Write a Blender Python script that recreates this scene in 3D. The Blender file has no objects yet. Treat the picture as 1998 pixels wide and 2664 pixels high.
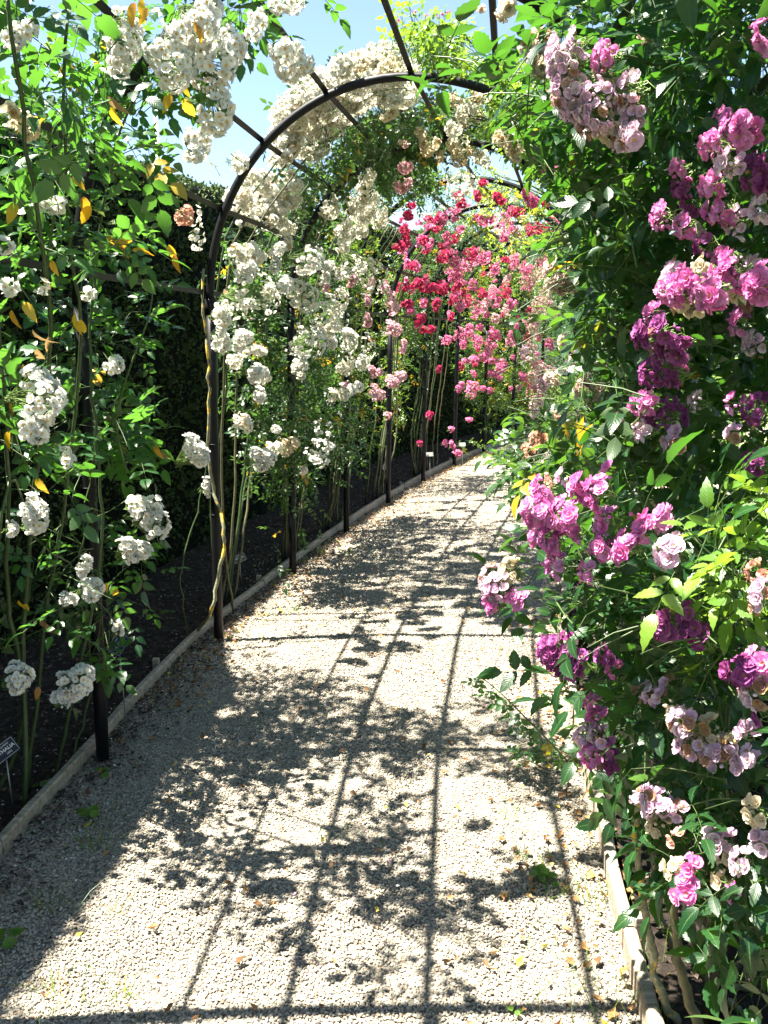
import bpy, math, random
import numpy as np
from mathutils import Matrix, Vector

rnd = random.Random(7)
rng = np.random.default_rng(7)
PI = math.pi
scene = bpy.context.scene
COL = scene.collection

# ------------------------------------------------------------------ camera
CAM_H, FOCAL, PITCH, ROLL = 1.6, 2327.9, 0.185, 0.0244      # metres, pixels of a 1998x2664 picture, radians
cp, sp, cr, sr = math.cos(PITCH), math.sin(PITCH), math.cos(ROLL), math.sin(ROLL)
fwd = Vector((0, cp, -sp)); up0 = Vector((0, sp, cp)); rt0 = Vector((1, 0, 0))
rt = cr * rt0 - sr * up0; up = sr * rt0 + cr * up0
cam_data = bpy.data.cameras.new('camera')
cam = bpy.data.objects.new('camera', cam_data); COL.objects.link(cam)
cam.matrix_world = Matrix(((rt.x, up.x, -fwd.x, 0), (rt.y, up.y, -fwd.y, 0), (rt.z, up.z, -fwd.z, CAM_H), (0, 0, 0, 1)))
cam_data.sensor_fit = 'VERTICAL'; cam_data.sensor_height = 24.0
cam_data.lens = FOCAL / 2664 * 24.0
cam_data.clip_start = 0.05; cam_data.clip_end = 600
scene.camera = cam

# ------------------------------------------------------------------ light
SUN_TO = Vector((-0.368, -0.0234, 1.0)).normalized()
ELEV = math.asin(SUN_TO.z)
world = bpy.data.worlds.new('World'); scene.world = world; world.use_nodes = True
wn = world.node_tree.nodes; wl = world.node_tree.links
sky = wn.new('ShaderNodeTexSky'); sky.sky_type = 'NISHITA'; sky.sun_disc = False
sky.sun_elevation = ELEV; sky.sun_rotation = math.atan2(SUN_TO.x, SUN_TO.y) % (2 * PI)
sky.air_density = 1.0; sky.dust_density = 0.6; sky.ozone_density = 1.0
bg = wn['Background']; bg.inputs['Strength'].default_value = 0.05
wl.new(sky.outputs[0], bg.inputs[0])
sun_d = bpy.data.lights.new('sun', 'SUN'); sun_d.energy = 5.0; sun_d.angle = math.radians(0.53); sun_d.color = (1.0, 0.94, 0.82)
sun = bpy.data.objects.new('sun', sun_d); COL.objects.link(sun)
sun.rotation_euler = SUN_TO.to_track_quat('Z', 'Y').to_euler(); sun.location = (-4, 0, 12)
scene.view_settings.view_transform = 'Standard'; scene.view_settings.look = 'None'
scene.view_settings.gamma = 1.0; scene.view_settings.use_curve_mapping = False
scene.view_settings.exposure = 2.58
scene.render.engine = 'CYCLES'
scene.cycles.max_bounces = 6; scene.cycles.diffuse_bounces = 1; scene.cycles.transmission_bounces = 3
scene.cycles.glossy_bounces = 2; scene.cycles.use_denoising = True

# ------------------------------------------------------------------ where things stand
SP = 1.4492                                    # spacing of the hoops
_P = {0: (-1.267, 1.882), 1: (-1.146, 3.326), 2: (-.939, 4.761), 3: (-.664, 6.184), 4: (-.335, 7.595), 5: (.040, 8.995),
      6: (.462, 10.381), 7: (.940, 11.749), 8: (1.481, 13.094)}
_Hd = {0: .050, 1: .117, 2: .169, 3: .212, 4: .246, 5: .277, 6: .314, 7: .358, 8: .407}
for k in (-1, -2, -3):
    _Hd[k] = .03; q = _P[k + 1]; _P[k] = (q[0] - SP * math.sin(.04), q[1] - SP * math.cos(.04))
for k in range(9, 15):
    _Hd[k] = _Hd[k - 1] + .05; a = (_Hd[k] + _Hd[k - 1]) / 2
    _P[k] = (_P[k - 1][0] + SP * math.sin(a), _P[k - 1][1] + SP * math.cos(a))
I0, I1 = -3, 14
PA = np.array([_P[k] for k in range(I0, I1 + 1)]); HA = np.array([_Hd[k] for k in range(I0, I1 + 1)])

def heading(i): return float(np.interp(i, np.arange(I0, I1 + 1), HA))
def left_line(i):
    k = int(min(max(math.floor(i), I0), I1 - 1)); t = i - k
    a, b = PA[k - I0], PA[k + 1 - I0]
    ha, hb = HA[k - I0], HA[k + 1 - I0]
    ta = SP * np.array([math.sin(ha), math.cos(ha)]); tb = SP * np.array([math.sin(hb), math.cos(hb)])
    return (2*t**3-3*t*t+1)*a + (t**3-2*t*t+t)*ta + (-2*t**3+3*t*t)*b + (t**3-t*t)*tb
def place(i, lat, z):
    """i = number of hoops along the walk, lat = metres to the right of the left posts"""
    p = left_line(i); h = heading(i)
    return np.array([p[0] + lat * math.cos(h), p[1] - lat * math.sin(h), z])
ARC_C, ARC_W, ARC_R, SPRING = 1.063, .993, 1.032, 1.822
def hoop(i, th, d=0.0):
    """point on the hoop line, th = 0 left shoulder .. pi right shoulder; d = metres outward"""
    e = .13 if i <= 2.5 else max(0, .13 * (3.5 - i))
    lat = ARC_C - (ARC_W + d) * math.cos(th) + e * max(0, -math.cos(th)) ** 1.5
    return place(i, lat, SPRING + (ARC_R + d) * math.sin(th))
def ray(px, py):
    v = (px - 999) / FOCAL; u = -(py - 1332) / FOCAL
    X = v * cr + u * sr; U = -v * sr + u * cr
    return np.array([X, cp + U * sp, -sp + U * cp])
EYE = np.array([0, 0, CAM_H])
def at(px, py, y): r = ray(px, py); return EYE + r * (y / r[1])
def ground(px, py, z=0.0): r = ray(px, py); return EYE + r * ((z - CAM_H) / r[2])
def tunnel(X):
    X = np.atleast_2d(X)[:, :2]
    A = PA[:-1]; B = PA[1:]; L = np.linalg.norm(B - A, axis=1); U = (B - A) / L[:, None]
    D = X[:, None, :] - A[None]
    s = (D * U[None]).sum(2); n = D[:, :, 0] * U[:, 1] - D[:, :, 1] * U[:, 0]
    over = np.abs(s - np.clip(s, 0, L)) + 0.001 * np.abs(n)
    k = over.argmin(1); r = np.arange(len(X))
    return I0 + k + s[r, k] / L[k], n[r, k]
def level(lat, z):
    lat = np.asarray(lat); z = np.asarray(z)
    lo = np.abs(lat - 1.02) - .99
    hi = np.sqrt(((lat - 1.05) / .99) ** 2 + ((z - SPRING) / ARC_R) ** 2) - 1.0
    return np.where(z < SPRING, lo, hi)
_T = np.arange(.8, 24, .04)
def surf(px, py, lvl):
    """where the line of sight meets the wall or roof of the walk, lvl metres outside (+) or inside (-) the hoops"""
    r = ray(px, py); X = EYE + r * (_T / r[1])[:, None]
    i, lat = tunnel(X); f = level(lat, X[:, 2])
    k = np.nonzero(f >= lvl)[0]
    k = k[0] if len(k) else len(_T) - 1
    return X[k]
def spot(px, py, d): return at(px, py, d) if d >= .9 else surf(px, py, d)
def project(X):
    X = np.atleast_2d(X) - EYE
    y = X[:, 1] * cp - X[:, 2] * sp; u = X[:, 1] * sp + X[:, 2] * cp; x = X[:, 0]
    x, u = x * cr - u * sr, x * sr + u * cr
    y = np.where(y > .05, y, .05)
    return 999 + FOCAL * x / y, 1332 - FOCAL * u / y, y

# ------------------------------------------------------------------ materials
def new_mat(name):
    m = bpy.data.materials.new(name); m.use_nodes = True
    nt = m.node_tree; nt.nodes.clear()
    return m, nt, nt.nodes, nt.links
def N(nt, t, **kw):
    n = nt.nodes.new(t)
    for k, v in kw.items():
        if k.startswith('i_'):
            key = k[2:]; key = int(key) if key.isdigit() else key.replace('_', ' ')
            n.inputs[key].default_value = v
        else: setattr(n, k, v)
    return n
def ramp(nt, src, stops, interp='LINEAR'):
    r = nt.nodes.new('ShaderNodeValToRGB'); r.color_ramp.interpolation = interp
    el = r.color_ramp.elements
    while len(el) < len(stops): el.new(.5)
    for e, (p, c) in zip(el, stops):
        e.position = p; e.color = (*c, 1) if len(c) == 3 else c
    nt.links.new(src, r.inputs[0]); return r.outputs[0]
def mixc(nt, fac, a, b, mode='MIX'):
    m = nt.nodes.new('ShaderNodeMix'); m.data_type = 'RGBA'; m.blend_type = mode
    for sock, v in ((m.inputs[0], fac), (m.inputs[6], a), (m.inputs[7], b)):
        if hasattr(v, 'default_value') or hasattr(v, 'is_output'): nt.links.new(v, sock)
        else: sock.default_value = v if not isinstance(v, tuple) else (*v, 1) if len(v) == 3 else v
    return m.outputs[2]
def math_(nt, op, a, b=0.0):
    m = nt.nodes.new('ShaderNodeMath'); m.operation = op
    for s, v in ((m.inputs[0], a), (m.inputs[1], b)):
        if hasattr(v, 'is_output'): nt.links.new(v, s)
        else: s.default_value = v
    return m.outputs[0]
def noise(nt, scale, detail=3, rough=.6, vec=None, dim='3D'):
    n = nt.nodes.new('ShaderNodeTexNoise'); n.inputs['Scale'].default_value = scale
    n.inputs['Detail'].default_value = detail; n.inputs['Roughness'].default_value = rough
    if vec is not None: nt.links.new(vec, n.inputs['Vector'])
    return n.outputs[0]
def variation(nt):
    """0..1, different for every leaf or bloom: stored on joined pieces, random on pieces that are objects"""
    a = N(nt, 'ShaderNodeAttribute', attribute_name='tint'); o = N(nt, 'ShaderNodeObjectInfo')
    return math_(nt, 'FRACT', math_(nt, 'ADD', a.outputs['Fac'], o.outputs['Random']))
def finish(m, nt, col, rough=.6, bump=None, bstr=.3, bdist=.01, spec=.5, trans=None, tfac=.0, metal=0.0):
    p = N(nt, 'ShaderNodeBsdfPrincipled')
    if hasattr(col, 'is_output'): nt.links.new(col, p.inputs['Base Color'])
    else: p.inputs['Base Color'].default_value = (*col, 1)
    if hasattr(rough, 'is_output'): nt.links.new(rough, p.inputs['Roughness'])
    else: p.inputs['Roughness'].default_value = rough
    p.inputs['Specular IOR Level'].default_value = spec; p.inputs['Metallic'].default_value = metal
    if bump is not None:
        b = N(nt, 'ShaderNodeBump'); b.inputs['Strength'].default_value = bstr; b.inputs['Distance'].default_value = bdist
        nt.links.new(bump, b.inputs['Height']); nt.links.new(b.outputs[0], p.inputs['Normal'])
    out = N(nt, 'ShaderNodeOutputMaterial')
    if tfac > 0:
        t = N(nt, 'ShaderNodeBsdfTranslucent')
        if hasattr(trans, 'is_output'): nt.links.new(trans, t.inputs[0])
        else: t.inputs[0].default_value = (*trans, 1)
        mx = N(nt, 'ShaderNodeMixShader'); mx.inputs[0].default_value = tfac
        nt.links.new(p.outputs[0], mx.inputs[1]); nt.links.new(t.outputs[0], mx.inputs[2])
        nt.links.new(mx.outputs[0], out.inputs[0])
    else: nt.links.new(p.outputs[0], out.inputs[0])
    return m
def leaf_mat(name, dark, light, yellow=0.04, glow=(.22, .42, .03), yel=(.62, .40, .03), rough=.34):
    m, nt, n, l = new_mat(name)
    v = variation(nt)
    if yellow <= 0: yellow = -.03
    base = ramp(nt, v, [(0, dark), (min(1, 1 - yellow - .02), light)] + ([(1 - yellow, yel), (1, (yel[0] * .8, yel[1] * .62, yel[2]))] if yellow > 0 else []))
    gl = ramp(nt, v, [(0, tuple(c * .7 for c in glow)), (min(1, 1 - yellow - .02), glow)] + ([(1 - yellow, (.8, .5, .02)), (1, (.75, .38, .02))] if yellow > 0 else []))
    uv = N(nt, 'ShaderNodeUVMap'); sx = N(nt, 'ShaderNodeSeparateXYZ'); l.new(uv.outputs[0], sx.inputs[0])
    av = math_(nt, 'ABSOLUTE', sx.outputs[1])
    w = math_(nt, 'SINE', math_(nt, 'SUBTRACT', math_(nt, 'MULTIPLY', sx.outputs[0], 52.0), math_(nt, 'MULTIPLY', av, 16.0)))
    mid = math_(nt, 'LESS_THAN', av, .06)
    tc = N(nt, 'ShaderNodeTexCoord')
    nz = noise(nt, 60, 3, .6, tc.outputs['Object'])
    base = mixc(nt, .35, base, ramp(nt, nz, [(.3, (.45, .5, .4)), (.7, (1, 1, 1))]), 'MULTIPLY')
    base = mixc(nt, math_(nt, 'MULTIPLY', mid, .45), base, (.16, .26, .07))
    geo = N(nt, 'ShaderNodeNewGeometry')
    base = mixc(nt, math_(nt, 'MULTIPLY', geo.outputs['Backfacing'], .55), base, (.11, .17, .08))
    return finish(m, nt, base, rough=rough, bump=w, bstr=.16, bdist=.001, spec=.55, trans=gl, tfac=.42)
def petal_mat(name, centre, edge, alt, glow, brown=0.0, tf=.35, rough=.62, cen=.02, sl=3.2):
    m, nt, n, l = new_mat(name)
    v = variation(nt)
    uv = N(nt, 'ShaderNodeUVMap'); sx = N(nt, 'ShaderNodeSeparateXYZ'); l.new(uv.outputs[0], sx.inputs[0])
    e2 = ramp(nt, v, [(0, edge), (.5, tuple((a + b) / 2 for a, b in zip(edge, alt))), (max(.52, 1 - brown - .02), alt), (max(.54, 1 - brown), (.40, .24, .11) if brown else alt)])
    tc = N(nt, 'ShaderNodeTexCoord')
    nz = noise(nt, 130, 3, .6, tc.outputs['Object'])
    f = math_(nt, 'ADD', sx.outputs[0], math_(nt, 'MULTIPLY', math_(nt, 'SUBTRACT', nz, .5), .7))
    f = math_(nt, 'MINIMUM', math_(nt, 'MAXIMUM', math_(nt, 'MULTIPLY', math_(nt, 'SUBTRACT', f, cen), sl), 0), 1)
    col = mixc(nt, f, centre, e2)
    return finish(m, nt, col, rough=rough, bump=nz, bstr=.25, bdist=.001, spec=.25, trans=mixc(nt, .5, col, glow), tfac=tf)
def plain(name, col, rough=.6, nscale=20, var=.35, bstr=.2, bdist=.004, spec=.4, metal=0):
    m, nt, n, l = new_mat(name); tc = N(nt, 'ShaderNodeTexCoord')
    nz = noise(nt, nscale, 5, .65, tc.outputs['Object'])
    c = ramp(nt, nz, [(.25, tuple(x * (1 - var) for x in col)), (.75, tuple(min(1, x * (1 + var)) for x in col))])
    return finish(m, nt, c, rough=rough, bump=nz, bstr=bstr, bdist=bdist, spec=spec, metal=metal)

M = {}
M['iron'] = plain('black_iron', (.005, .005, .007), .5, 30, .5, .15, .001, .25)
M['stem'] = plain('green_stem', (.035, .062, .02), .5, 25, .4)
M['twig'] = plain('thin_green_twig', (.06, .10, .028), .5, 25, .3)
M['seed'] = plain('sepal_green', (.13, .21, .05), .55, 30, .3)
M['stamen'] = plain('yellow_stamen', (.72, .42, .04), .7, 200, .4)
M['stamen_brown'] = plain('spent_stamen', (.34, .20, .05), .7, 200, .4)
def cane_mat():
    m, nt, n, l = new_mat('lichened_cane'); tc = N(nt, 'ShaderNodeTexCoord')
    a = noise(nt, 14, 4, .7, tc.outputs['Object']); b = noise(nt, 70, 3, .6, tc.outputs['Object'])
    c = ramp(nt, b, [(.3, (.10, .12, .06)), (.7, (.26, .25, .16))])
    c = mixc(nt, ramp(nt, a, [(.52, (0, 0, 0)), (.58, (1, 1, 1))]), c, (.62, .42, .04))
    return finish(m, nt, c, .8, b, .5, .003)
M['lichen'] = cane_mat()
M['cane'] = plain('rose_cane', (.085, .085, .040), .6, 22, .45, .4, .003)
def wood_mat():
    m, nt, n, l = new_mat('weathered_timber'); tc = N(nt, 'ShaderNodeTexCoord')
    mp = N(nt, 'ShaderNodeMapping'); mp.inputs['Scale'].default_value = (3, 55, 55); l.new(tc.outputs['Object'], mp.inputs[0])
    a = noise(nt, 1.0, 6, .7, mp.outputs[0]); b = noise(nt, 6, 4, .6, tc.outputs['Object'])
    c = ramp(nt, a, [(.3, (.12, .095, .07)), (.5, (.34, .28, .21)), (.75, (.50, .43, .34))])
    c = mixc(nt, ramp(nt, b, [(.45, (0, 0, 0)), (.7, (.6, .6, .6))]), c, (.12, .11, .085))
    return finish(m, nt, c, .85, a, .7, .005)
M['wood'] = wood_mat()
def stone_mat():
    m, nt, n, l = new_mat('gravel_stone'); o = N(nt, 'ShaderNodeObjectInfo'); tc = N(nt, 'ShaderNodeTexCoord')
    a = N(nt, 'ShaderNodeAttribute', attribute_name='tint')
    v = math_(nt, 'FRACT', math_(nt, 'ADD', o.outputs['Random'], a.outputs['Fac']))
    c = ramp(nt, v, [(0, (.11, .105, .095)), (.12, (.20, .19, .165)), (.35, (.32, .295, .245)), (.6, (.41, .375, .30)), (.8, (.35, .295, .215)), (.9, (.54, .49, .41)), (.95, (.30, .19, .11)), (1, (.62, .58, .51))])
    nz = noise(nt, 160, 3, .6, tc.outputs['Object'])
    c = mixc(nt, .4, c, ramp(nt, nz, [(.3, (.7, .7, .7)), (.7, (1, 1, 1))]), 'MULTIPLY')
    return finish(m, nt, c, .8, nz, .3, .001, .3)
M['stone'] = stone_mat()
def path_mat():
    m, nt, n, l = new_mat('gravel_surface'); tc = N(nt, 'ShaderNodeTexCoord'); co = tc.outputs['Object']
    vo = N(nt, 'ShaderNodeTexVoronoi'); vo.inputs['Scale'].default_value = 75; l.new(co, vo.inputs['Vector'])
    wn_ = N(nt, 'ShaderNodeTexWhiteNoise'); wn_.noise_dimensions = '3D'; l.new(vo.outputs['Position'], wn_.inputs['Vector'])
    c = ramp(nt, wn_.outputs['Value'], [(0, (.13, .12, .105)), (.3, (.34, .31, .255)), (.7, (.44, .39, .31)), (.93, (.54, .49, .41)), (1, (.32, .21, .12))])
    c = mixc(nt, .75, c, ramp(nt, vo.outputs['Distance'], [(.3, (1, 1, 1)), (.75, (.4, .38, .35))]), 'MULTIPLY')
    big = noise(nt, 2.2, 4, .6, co)
    c = mixc(nt, .35, c, ramp(nt, big, [(.35, (.72, .62, .5)), (.65, (1, 1, 1))]), 'MULTIPLY')
    inv = math_(nt, 'SUBTRACT', 1.0, vo.outputs['Distance'])
    return finish(m, nt, c, .85, inv, .9, .012, .3)
M['path'] = path_mat()
def soil_mat():
    m, nt, n, l = new_mat('dark_mulched_soil'); tc = N(nt, 'ShaderNodeTexCoord'); co = tc.outputs['Object']
    a = noise(nt, 28, 8, .75, co); b = noise(nt, 3, 3, .6, co)
    c = ramp(nt, a, [(.3, (.014, .011, .009)), (.5, (.04, .03, .024)), (.68, (.12, .09, .07))])
    c = mixc(nt, .5, c, ramp(nt, b, [(.3, (.6, .55, .5)), (.7, (1, 1, 1))]), 'MULTIPLY')
    return finish(m, nt, c, .95, a, 1.0, .03, .2)
M['soil'] = soil_mat()
def chip_mat(name, stops, tf=.0):
    m, nt, n, l = new_mat(name); v = variation(nt)
    c = ramp(nt, v, stops)
    return finish(m, nt, c, .8, trans=c, tfac=tf)
M['mulch'] = chip_mat('mulch_chips', [(0, (.02, .014, .010)), (.5, (.05, .036, .026)), (.85, (.13, .09, .065)), (1, (.25, .19, .14))])
M['dead'] = chip_mat('dead_leaves', [(0, (.13, .07, .03)), (.4, (.33, .17, .07)), (.7, (.50, .29, .12)), (.88, (.60, .42, .22)), (.94, (.62, .52, .08)), (1, (.35, .35, .06))], .15)
M['petals'] = chip_mat('fallen_petals', [(0, (.80, .78, .72)), (.8, (.72, .68, .60)), (.9, (.75, .30, .45)), (1, (.55, .2, .5))], .2)
M['grass'] = leaf_mat('grass_blades', (.05, .10, .015), (.12, .22, .03), .12)
def lawn_mat():
    m, nt, n, l = new_mat('lawn'); tc = N(nt, 'ShaderNodeTexCoord'); co = tc.outputs['Object']
    a = noise(nt, 40, 6, .7, co); b = noise(nt, 1.2, 4, .6, co)
    c = ramp(nt, a, [(.3, (.035, .065, .012)), (.7, (.11, .17, .035))]); c = mixc(nt, .5, c, ramp(nt, b, [(.3, (.7, .7, .5)), (.7, (1, 1, 1))]), 'MULTIPLY')
    return finish(m, nt, c, .9, a, .8, .03, .2)
M['lawn'] = lawn_mat()
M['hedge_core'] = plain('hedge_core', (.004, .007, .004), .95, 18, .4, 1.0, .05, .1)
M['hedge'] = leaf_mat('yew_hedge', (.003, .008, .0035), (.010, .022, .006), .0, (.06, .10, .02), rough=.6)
# rose foliage
M['leaf_near_white'] = leaf_mat('white_rambler_leaf', (.009, .046, .022), (.036, .115, .030), .010, (.12, .34, .03))
M['leaf_bright'] = leaf_mat('young_bright_leaf', (.07, .17, .028), (.17, .31, .04), .0, (.30, .50, .03))
M['leaf_cream'] = leaf_mat('cream_rambler_leaf', (.010, .038, .020), (.030, .080, .032), .012, (.10, .23, .03))
M['leaf_violet'] = leaf_mat('violet_rambler_leaf', (.007, .036, .016), (.022, .078, .022), .0, (.07, .22, .015))
M['leaf_dark'] = leaf_mat('climber_dark_leaf', (.008, .036, .016), (.030, .085, .026), .008, (.12, .28, .02))
M['leaf_lime'] = leaf_mat('lime_green_leaf', (.15, .25, .025), (.36, .44, .05), .10, (.55, .70, .04))
M['leaf_fresh'] = leaf_mat('fresh_green_leaf', (.035, .10, .022), (.13, .23, .035), .05, (.26, .42, .03))
M['leaf_copper'] = leaf_mat('coppery_tip_leaf', (.16, .15, .03), (.33, .24, .05), .4, (.45, .42, .04), yel=(.50, .20, .05))
M['yellow_leaf'] = leaf_mat('yellowed_leaf', (.62, .36, .02), (.70, .48, .04), .3, (.85, .55, .03), yel=(.55, .26, .05))
M['dry_leaf'] = leaf_mat('withered_leaf', (.16, .09, .035), (.36, .23, .10), .0, (.4, .25, .1), rough=.7)
# petals
M['p_white'] = petal_mat('white_petal', (.84, .76, .45), (.90, .90, .86), (.88, .87, .80), (.9, .9, .85))
M['p_cream'] = petal_mat('cream_petal', (.84, .70, .34), (.93, .92, .84), (.90, .86, .72), (.95, .93, .82), .03, tf=.5)
M['p_tan'] = petal_mat('faded_cream_petal', (.74, .58, .30), (.84, .75, .56), (.78, .68, .50), (.9, .8, .6), .08, tf=.5)
M['p_violet'] = petal_mat('violet_pink_petal', (.88, .76, .68), (.80, .17, .50), (.86, .40, .70), (.88, .3, .65), .0, cen=.08, sl=2.4)
M['p_lilac'] = petal_mat('pale_lilac_petal', (.84, .74, .66), (.84, .54, .74), (.88, .74, .78), (.9, .65, .8), .10)
M['p_plum'] = petal_mat('dark_plum_petal', (.45, .22, .30), (.27, .045, .19), (.40, .13, .36), (.5, .12, .4), .06, cen=.1, sl=2.2)
M['p_blush'] = petal_mat('blush_petal', (.80, .52, .40), (.84, .72, .64), (.82, .62, .54), (.85, .65, .5), .04)
M['p_pink'] = petal_mat('soft_pink_petal', (.84, .66, .55), (.88, .46, .56), (.92, .66, .70), (.9, .55, .6), .05)
M['p_hot'] = petal_mat('hot_pink_petal', (.80, .40, .42), (.90, .16, .42), (.93, .42, .60), (.95, .25, .5), .0)
M['p_red'] = petal_mat('crimson_petal', (.60, .12, .16), (.74, .03, .18), (.86, .14, .34), (.6, .03, .06), .0)
M['p_salmon'] = petal_mat('salmon_petal', (.84, .66, .45), (.80, .40, .32), (.84, .54, .42), (.85, .45, .3), .05)
M['plate_black'] = plain('black_label_plate', (.012, .014, .016), .35, 40, .3, .05)
M['plate_blue'] = plain('navy_label_plate', (.012, .022, .085), .35, 40, .3, .05)
M['plate_grey'] = plain('grey_label_plate', (.10, .10, .095), .5, 40, .3, .05)
M['plate_white'] = plain('pale_label_plate', (.22, .22, .21), .5, 40, .1, .05)
M['letter'] = plain('engraved_letter', (.72, .72, .68), .5, 40, .1, .0)
M['steel'] = plain('dull_steel', (.30, .30, .29), .4, 40, .3, .05, metal=.6)
M['render'] = plain('pale_render_wall', (.62, .62, .60), .8, 3, .08)
M['roof'] = plain('slate_roof', (.20, .21, .23), .7, 8, .2)
M['glass'] = plain('dark_window_glass', (.03, .04, .05), .1, 3, .1, 0)
M['white_paint'] = plain('white_pole_paint', (.78, .79, .80), .5, 10, .05)

# ------------------------------------------------------------------ mesh tools
def make_mesh(name, V, F, mats, mi=None, uv=None, tint=None, smooth=True):
    V = np.asarray(V, np.float32); F = np.asarray(F, np.int32)
    me = bpy.data.meshes.new(name); k = F.shape[1]
    me.vertices.add(len(V)); me.vertices.foreach_set('co', V.ravel())
    me.loops.add(F.size); me.loops.foreach_set('vertex_index', F.ravel())
    me.polygons.add(len(F))
    me.polygons.foreach_set('loop_start', np.arange(0, F.size, k, dtype=np.int32))
    me.polygons.foreach_set('loop_total', np.full(len(F), k, np.int32))
    for m in mats: me.materials.append(m)
    if mi is not None: me.polygons.foreach_set('material_index', np.asarray(mi, np.int32))
    me.polygons.foreach_set('use_smooth', np.full(len(F), smooth))
    if uv is not None:
        l = me.uv_layers.new(name='UVMap'); l.data.foreach_set('uv', np.asarray(uv, np.float32)[F.ravel()].ravel())
    if tint is not None:
        a = me.attributes.new('tint', 'FLOAT', 'POINT'); a.data.foreach_set('value', np.asarray(tint, np.float32))
    me.update(calc_edges=True); me.validate()
    return me
def link(name, me, parent=None, loc=None, mat4=None):
    o = bpy.data.objects.new(name, me); COL.objects.link(o)
    if parent is not None: o.parent = parent
    if mat4 is not None: o.matrix_basis = mat4
    elif loc is not None: o.location = loc
    return o
def tag(o, label=None, cat=None, group=None, kind=None):
    if label: o['label'] = label
    if cat: o['category'] = cat
    if group: o['group'] = group
    if kind: o['kind'] = kind
    return o
def thing(name, label, cat, loc, group=None):
    o = bpy.data.objects.new(name, None); COL.objects.link(o); o.location = loc; o.empty_display_size = .1
    return tag(o, label, cat, group)
class Acc:
    """collects pieces, then makes them ONE mesh"""
    def __init__(s): s.V = []; s.F = []; s.mi = []; s.uv = []; s.t = []; s.n = 0
    def add(s, V, F, mi=0, uv=None, t=0.0):
        V = np.asarray(V, float); F = np.asarray(F, int)
        if F.shape[1] == 4: F = np.vstack([F[:, [0, 1, 2]], F[:, [0, 2, 3]]])
        s.V.append(V); s.F.append(F + s.n); s.n += len(V)
        s.mi.append(np.full(len(F), mi) if np.isscalar(mi) else np.asarray(mi))
        s.uv.append(np.zeros((len(V), 2)) if uv is None else uv)
        s.t.append(np.full(len(V), t) if np.isscalar(t) else t)
    def inst(s, T, R, P, tints, mi_map=None):
        k = len(P)
        if k == 0: return
        V = np.einsum('kij,nj->kni', R, T['V']) + P[:, None, :]
        n = len(T['V']); F = T['F'][None] + (np.arange(k) * n)[:, None, None]
        s.V.append(V.reshape(-1, 3)); s.F.append(F.reshape(-1, 3) + s.n); s.n += k * n
        s.mi.append(np.tile(T['M'], k)); s.uv.append(np.tile(T['UV'], (k, 1))); s.t.append(np.repeat(tints, n))
    def mesh(s, name, mats, off=(0, 0, 0), smooth=True):
        return make_mesh(name, np.vstack(s.V) - np.asarray(off), np.vstack(s.F), mats, np.concatenate(s.mi), np.vstack(s.uv), np.concatenate(s.t), smooth)
    def empty(s): return s.n == 0
def template(acc): return dict(V=np.vstack(acc.V), F=np.vstack(acc.F), M=np.concatenate(acc.mi), UV=np.vstack(acc.uv))
def tmesh(T, name, mats): return make_mesh(name, T['V'], T['F'], mats, T['M'], T['UV'])
def tube(pts, r0, r1, sides=6, cap=True):
    pts = np.asarray(pts, float); n = len(pts)
    tg = np.gradient(pts, axis=0); tg /= np.linalg.norm(tg, axis=1)[:, None] + 1e-9
    ref = np.array([0, 0, 1.]) if abs(tg[0][2]) < .9 else np.array([1., 0, 0])
    u = np.cross(tg, ref); bad = np.linalg.norm(u, axis=1) < .05
    u[bad] = np.cross(tg[bad], [0.3, 1, .1]); u /= np.linalg.norm(u, axis=1)[:, None]
    v = np.cross(tg, u)
    r = np.interp(np.linspace(0, 1, n), np.linspace(0, 1, len(np.atleast_1d(r0))) if np.ndim(r0) else [0, 1], r0 if np.ndim(r0) else [r0, r1])
    a = np.linspace(0, 2 * PI, sides, endpoint=False)
    V = (pts[:, None] + r[:, None, None] * (np.cos(a)[None, :, None] * u[:, None] + np.sin(a)[None, :, None] * v[:, None])).reshape(-1, 3)
    F = [(i * sides + j, i * sides + (j + 1) % sides, (i + 1) * sides + (j + 1) % sides, (i + 1) * sides + j) for i in range(n - 1) for j in range(sides)]
    F = np.array(F)
    F = np.vstack([F[:, [0, 1, 2]], F[:, [0, 2, 3]]])
    if cap:
        V = np.vstack([V, pts[0], pts[-1]]); c = len(V) - 2
        F = np.vstack([F, [(c, (j + 1) % sides, j) for j in range(sides)], [(c + 1, (n - 1) * sides + j, (n - 1) * sides + (j + 1) % sides) for j in range(sides)]])
    return V, F
def spline(pts, n):
    """smooth curve through a few points"""
    pts = np.asarray(pts, float); m = len(pts)
    if m < 3: return pts[0] + (pts[-1] - pts[0]) * np.linspace(0, 1, n)[:, None]
    t = np.linspace(0, m - 1, n); out = []
    tan = np.gradient(pts, axis=0)
    for x in t:
        k = min(int(x), m - 2); s = x - k
        out.append((2*s**3-3*s*s+1)*pts[k] + (s**3-2*s*s+s)*tan[k] + (-2*s**3+3*s*s)*pts[k+1] + (s**3-s*s)*tan[k+1])
    return np.array(out)
def box(c, size, R=None):
    s = np.array(size) / 2
    V = np.array([[x, y, z] for x in (-s[0], s[0]) for y in (-s[1], s[1]) for z in (-s[2], s[2])])
    if R is not None: V = V @ np.asarray(R).T
    F = np.array([(0, 1, 3, 2), (4, 6, 7, 5), (0, 4, 5, 1), (2, 3, 7, 6), (0, 2, 6, 4), (1, 5, 7, 3)])
    return V + np.asarray(c), F
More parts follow.
